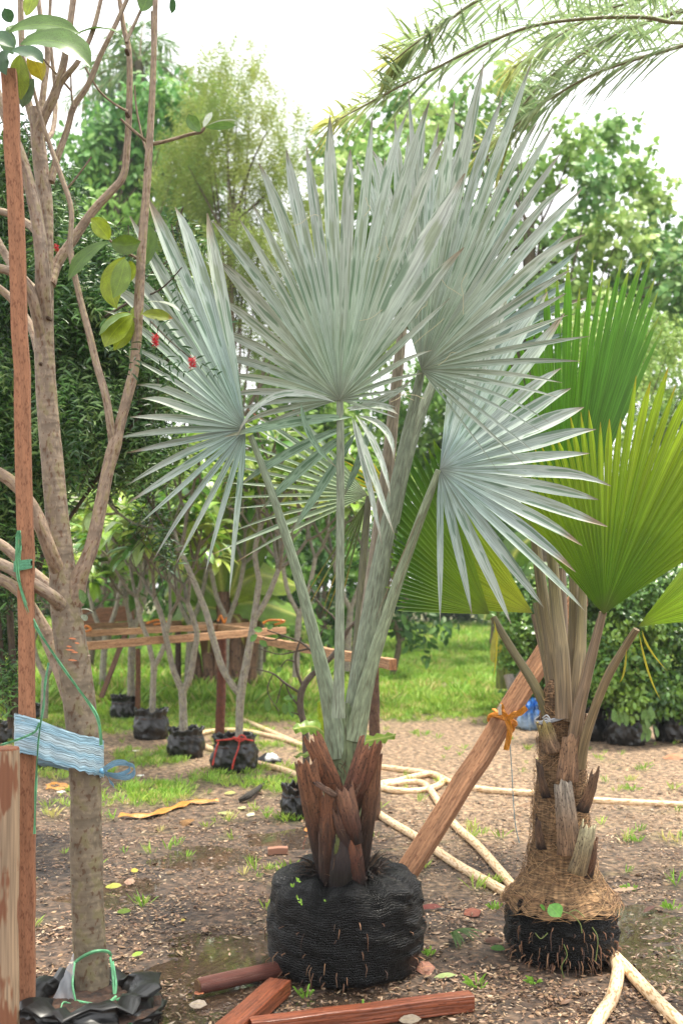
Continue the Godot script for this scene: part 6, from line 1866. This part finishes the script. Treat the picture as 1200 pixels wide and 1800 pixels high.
	lathe(pb, on_ground(472, 1342), [[0.05, 0.0], [0.09, 0.03], [0.06, 0.06], [0.02, 0.09]], 18, func(a, r, y, _v):
		var q: float = r * (1 + 1.2 * rough.get_noise_3d(cos(a) * 6, y * 30, sin(a) * 6))
		return Vector3(cos(a) * q * 1.3, y, sin(a) * q), func(a, v): return lin(232, 230, 226) if v > 0.45 and cos(a) > -0.3 else lin(40, 42, 48))
	solo("plastic_scrap", pb, M.plastic, "crumpled black and white plastic scrap beside the hose right of the red tied bag", "plastic scrap")
	var sb := Buf.new()
	tube(sb, curve([on_ground(420, 1408, 0.02), on_ground(440, 1397, 0.05), on_ground(462, 1378, 0.03)], 4), curve([0.018, 0.022, 0.012], 4), 7, lin(58, 50, 44), true, 1.0, 0.4)
	solo("dark_stick", sb, M.limb, "short dark rotten stick left of the small torn bag", "stick")
	var gb := Buf.new()
	lathe(gb, on_ground(795, 1212), [[0.22, 0.0], [0.2, 0.06], [0.1, 0.1], [0.0, 0.11]], 18, func(a, r, y, _v): return Vector3(cos(a) * r * (1.2 + 0.5 * rough.get_noise_2d(cos(a) * 4, sin(a) * 4)), y, sin(a) * r), func(_a, _v): return lin(172, 150, 124))
	solo("dry_heap", gb, M.husk, "small heap of dry husk lying in the far grass", "dry husk")


func _ready() -> void:
	rough.noise_type = FastNoiseLite.TYPE_SIMPLEX_SMOOTH
	rough.frequency = 1.0
	rough.seed = 3
	rough.fractal_octaves = 3
	fine.noise_type = FastNoiseLite.TYPE_SIMPLEX
	soft.noise_type = FastNoiseLite.TYPE_SIMPLEX_SMOOTH
	soft.frequency = 1.0
	soft.seed = 12
	soft.fractal_type = FastNoiseLite.FRACTAL_NONE
	fine.frequency = 1.0
	fine.seed = 9
	fine.fractal_octaves = 2
	# camera
	var cam := Camera3D.new()
	cam.name = "camera"
	add_child(cam)
	cam.position = Vector3(0, EYE, 0)
	var lens := CameraAttributesPhysical.new()
	lens.frustum_near = 0.1
	lens.frustum_far = 400.0
	lens.frustum_focal_length = 38.0
	lens.frustum_focus_distance = 4.05
	lens.exposure_aperture = 3.4
	cam.attributes = lens
	cam.projection = Camera3D.PROJECTION_FRUSTUM
	cam.keep_aspect = Camera3D.KEEP_HEIGHT
	cam.near = 0.1
	cam.far = 400.0
	cam.size = 0.1 * 1800.0 / F
	cam.frustum_offset = Vector2(0, 0.1 * (HORIZON - 900.0) / F)
	cam.current = true
	# sky, sun, exposure
	var we := WorldEnvironment.new()
	we.name = "environment"
	var env := Environment.new()
	env.background_mode = Environment.BG_SKY
	var sm := ProceduralSkyMaterial.new()
	sm.sky_top_color = Color(0.98, 0.985, 1.0)
	sm.sky_horizon_color = Color(1.0, 1.0, 1.0)
	sm.ground_horizon_color = Color(0.6, 0.56, 0.5)
	sm.ground_bottom_color = Color(0.4, 0.36, 0.3)
	sm.sky_energy_multiplier = SKY
	env.sky = Sky.new()
	env.sky.sky_material = sm
	env.tonemap_mode = Environment.TONE_MAPPER_LINEAR
	env.tonemap_exposure = 1.72
	env.sdfgi_enabled = true
	env.ssao_enabled = true
	env.ssil_enabled = true
	env.fog_enabled = true
	env.fog_light_color = Color(0.95, 0.98, 1.0)
	env.fog_density = FOG
	we.environment = env
	add_child(we)
	var sun := DirectionalLight3D.new()
	sun.name = "sun"
	sun.light_energy = 1.5
	sun.light_angular_distance = 10.0
	sun.light_color = Color(1.0, 0.97, 0.91)
	sun.shadow_enabled = true
	add_child(sun)
	sun.look_at_from_position(Vector3(2.2, 9.0, -1.2), Vector3.ZERO)
	make_materials()
	make_leaf_meshes()
	build_ground()
	build_far_trees()
	build_date_palm()
	build_bottlebrush()
	build_middle()
	build_plumerias()
	build_rails()
	build_silver_palm()
	build_fan_palm()
	build_left_tree()
	build_stake()
	build_timbers()
	build_hoses()
	build_scraps()
	build_litter()
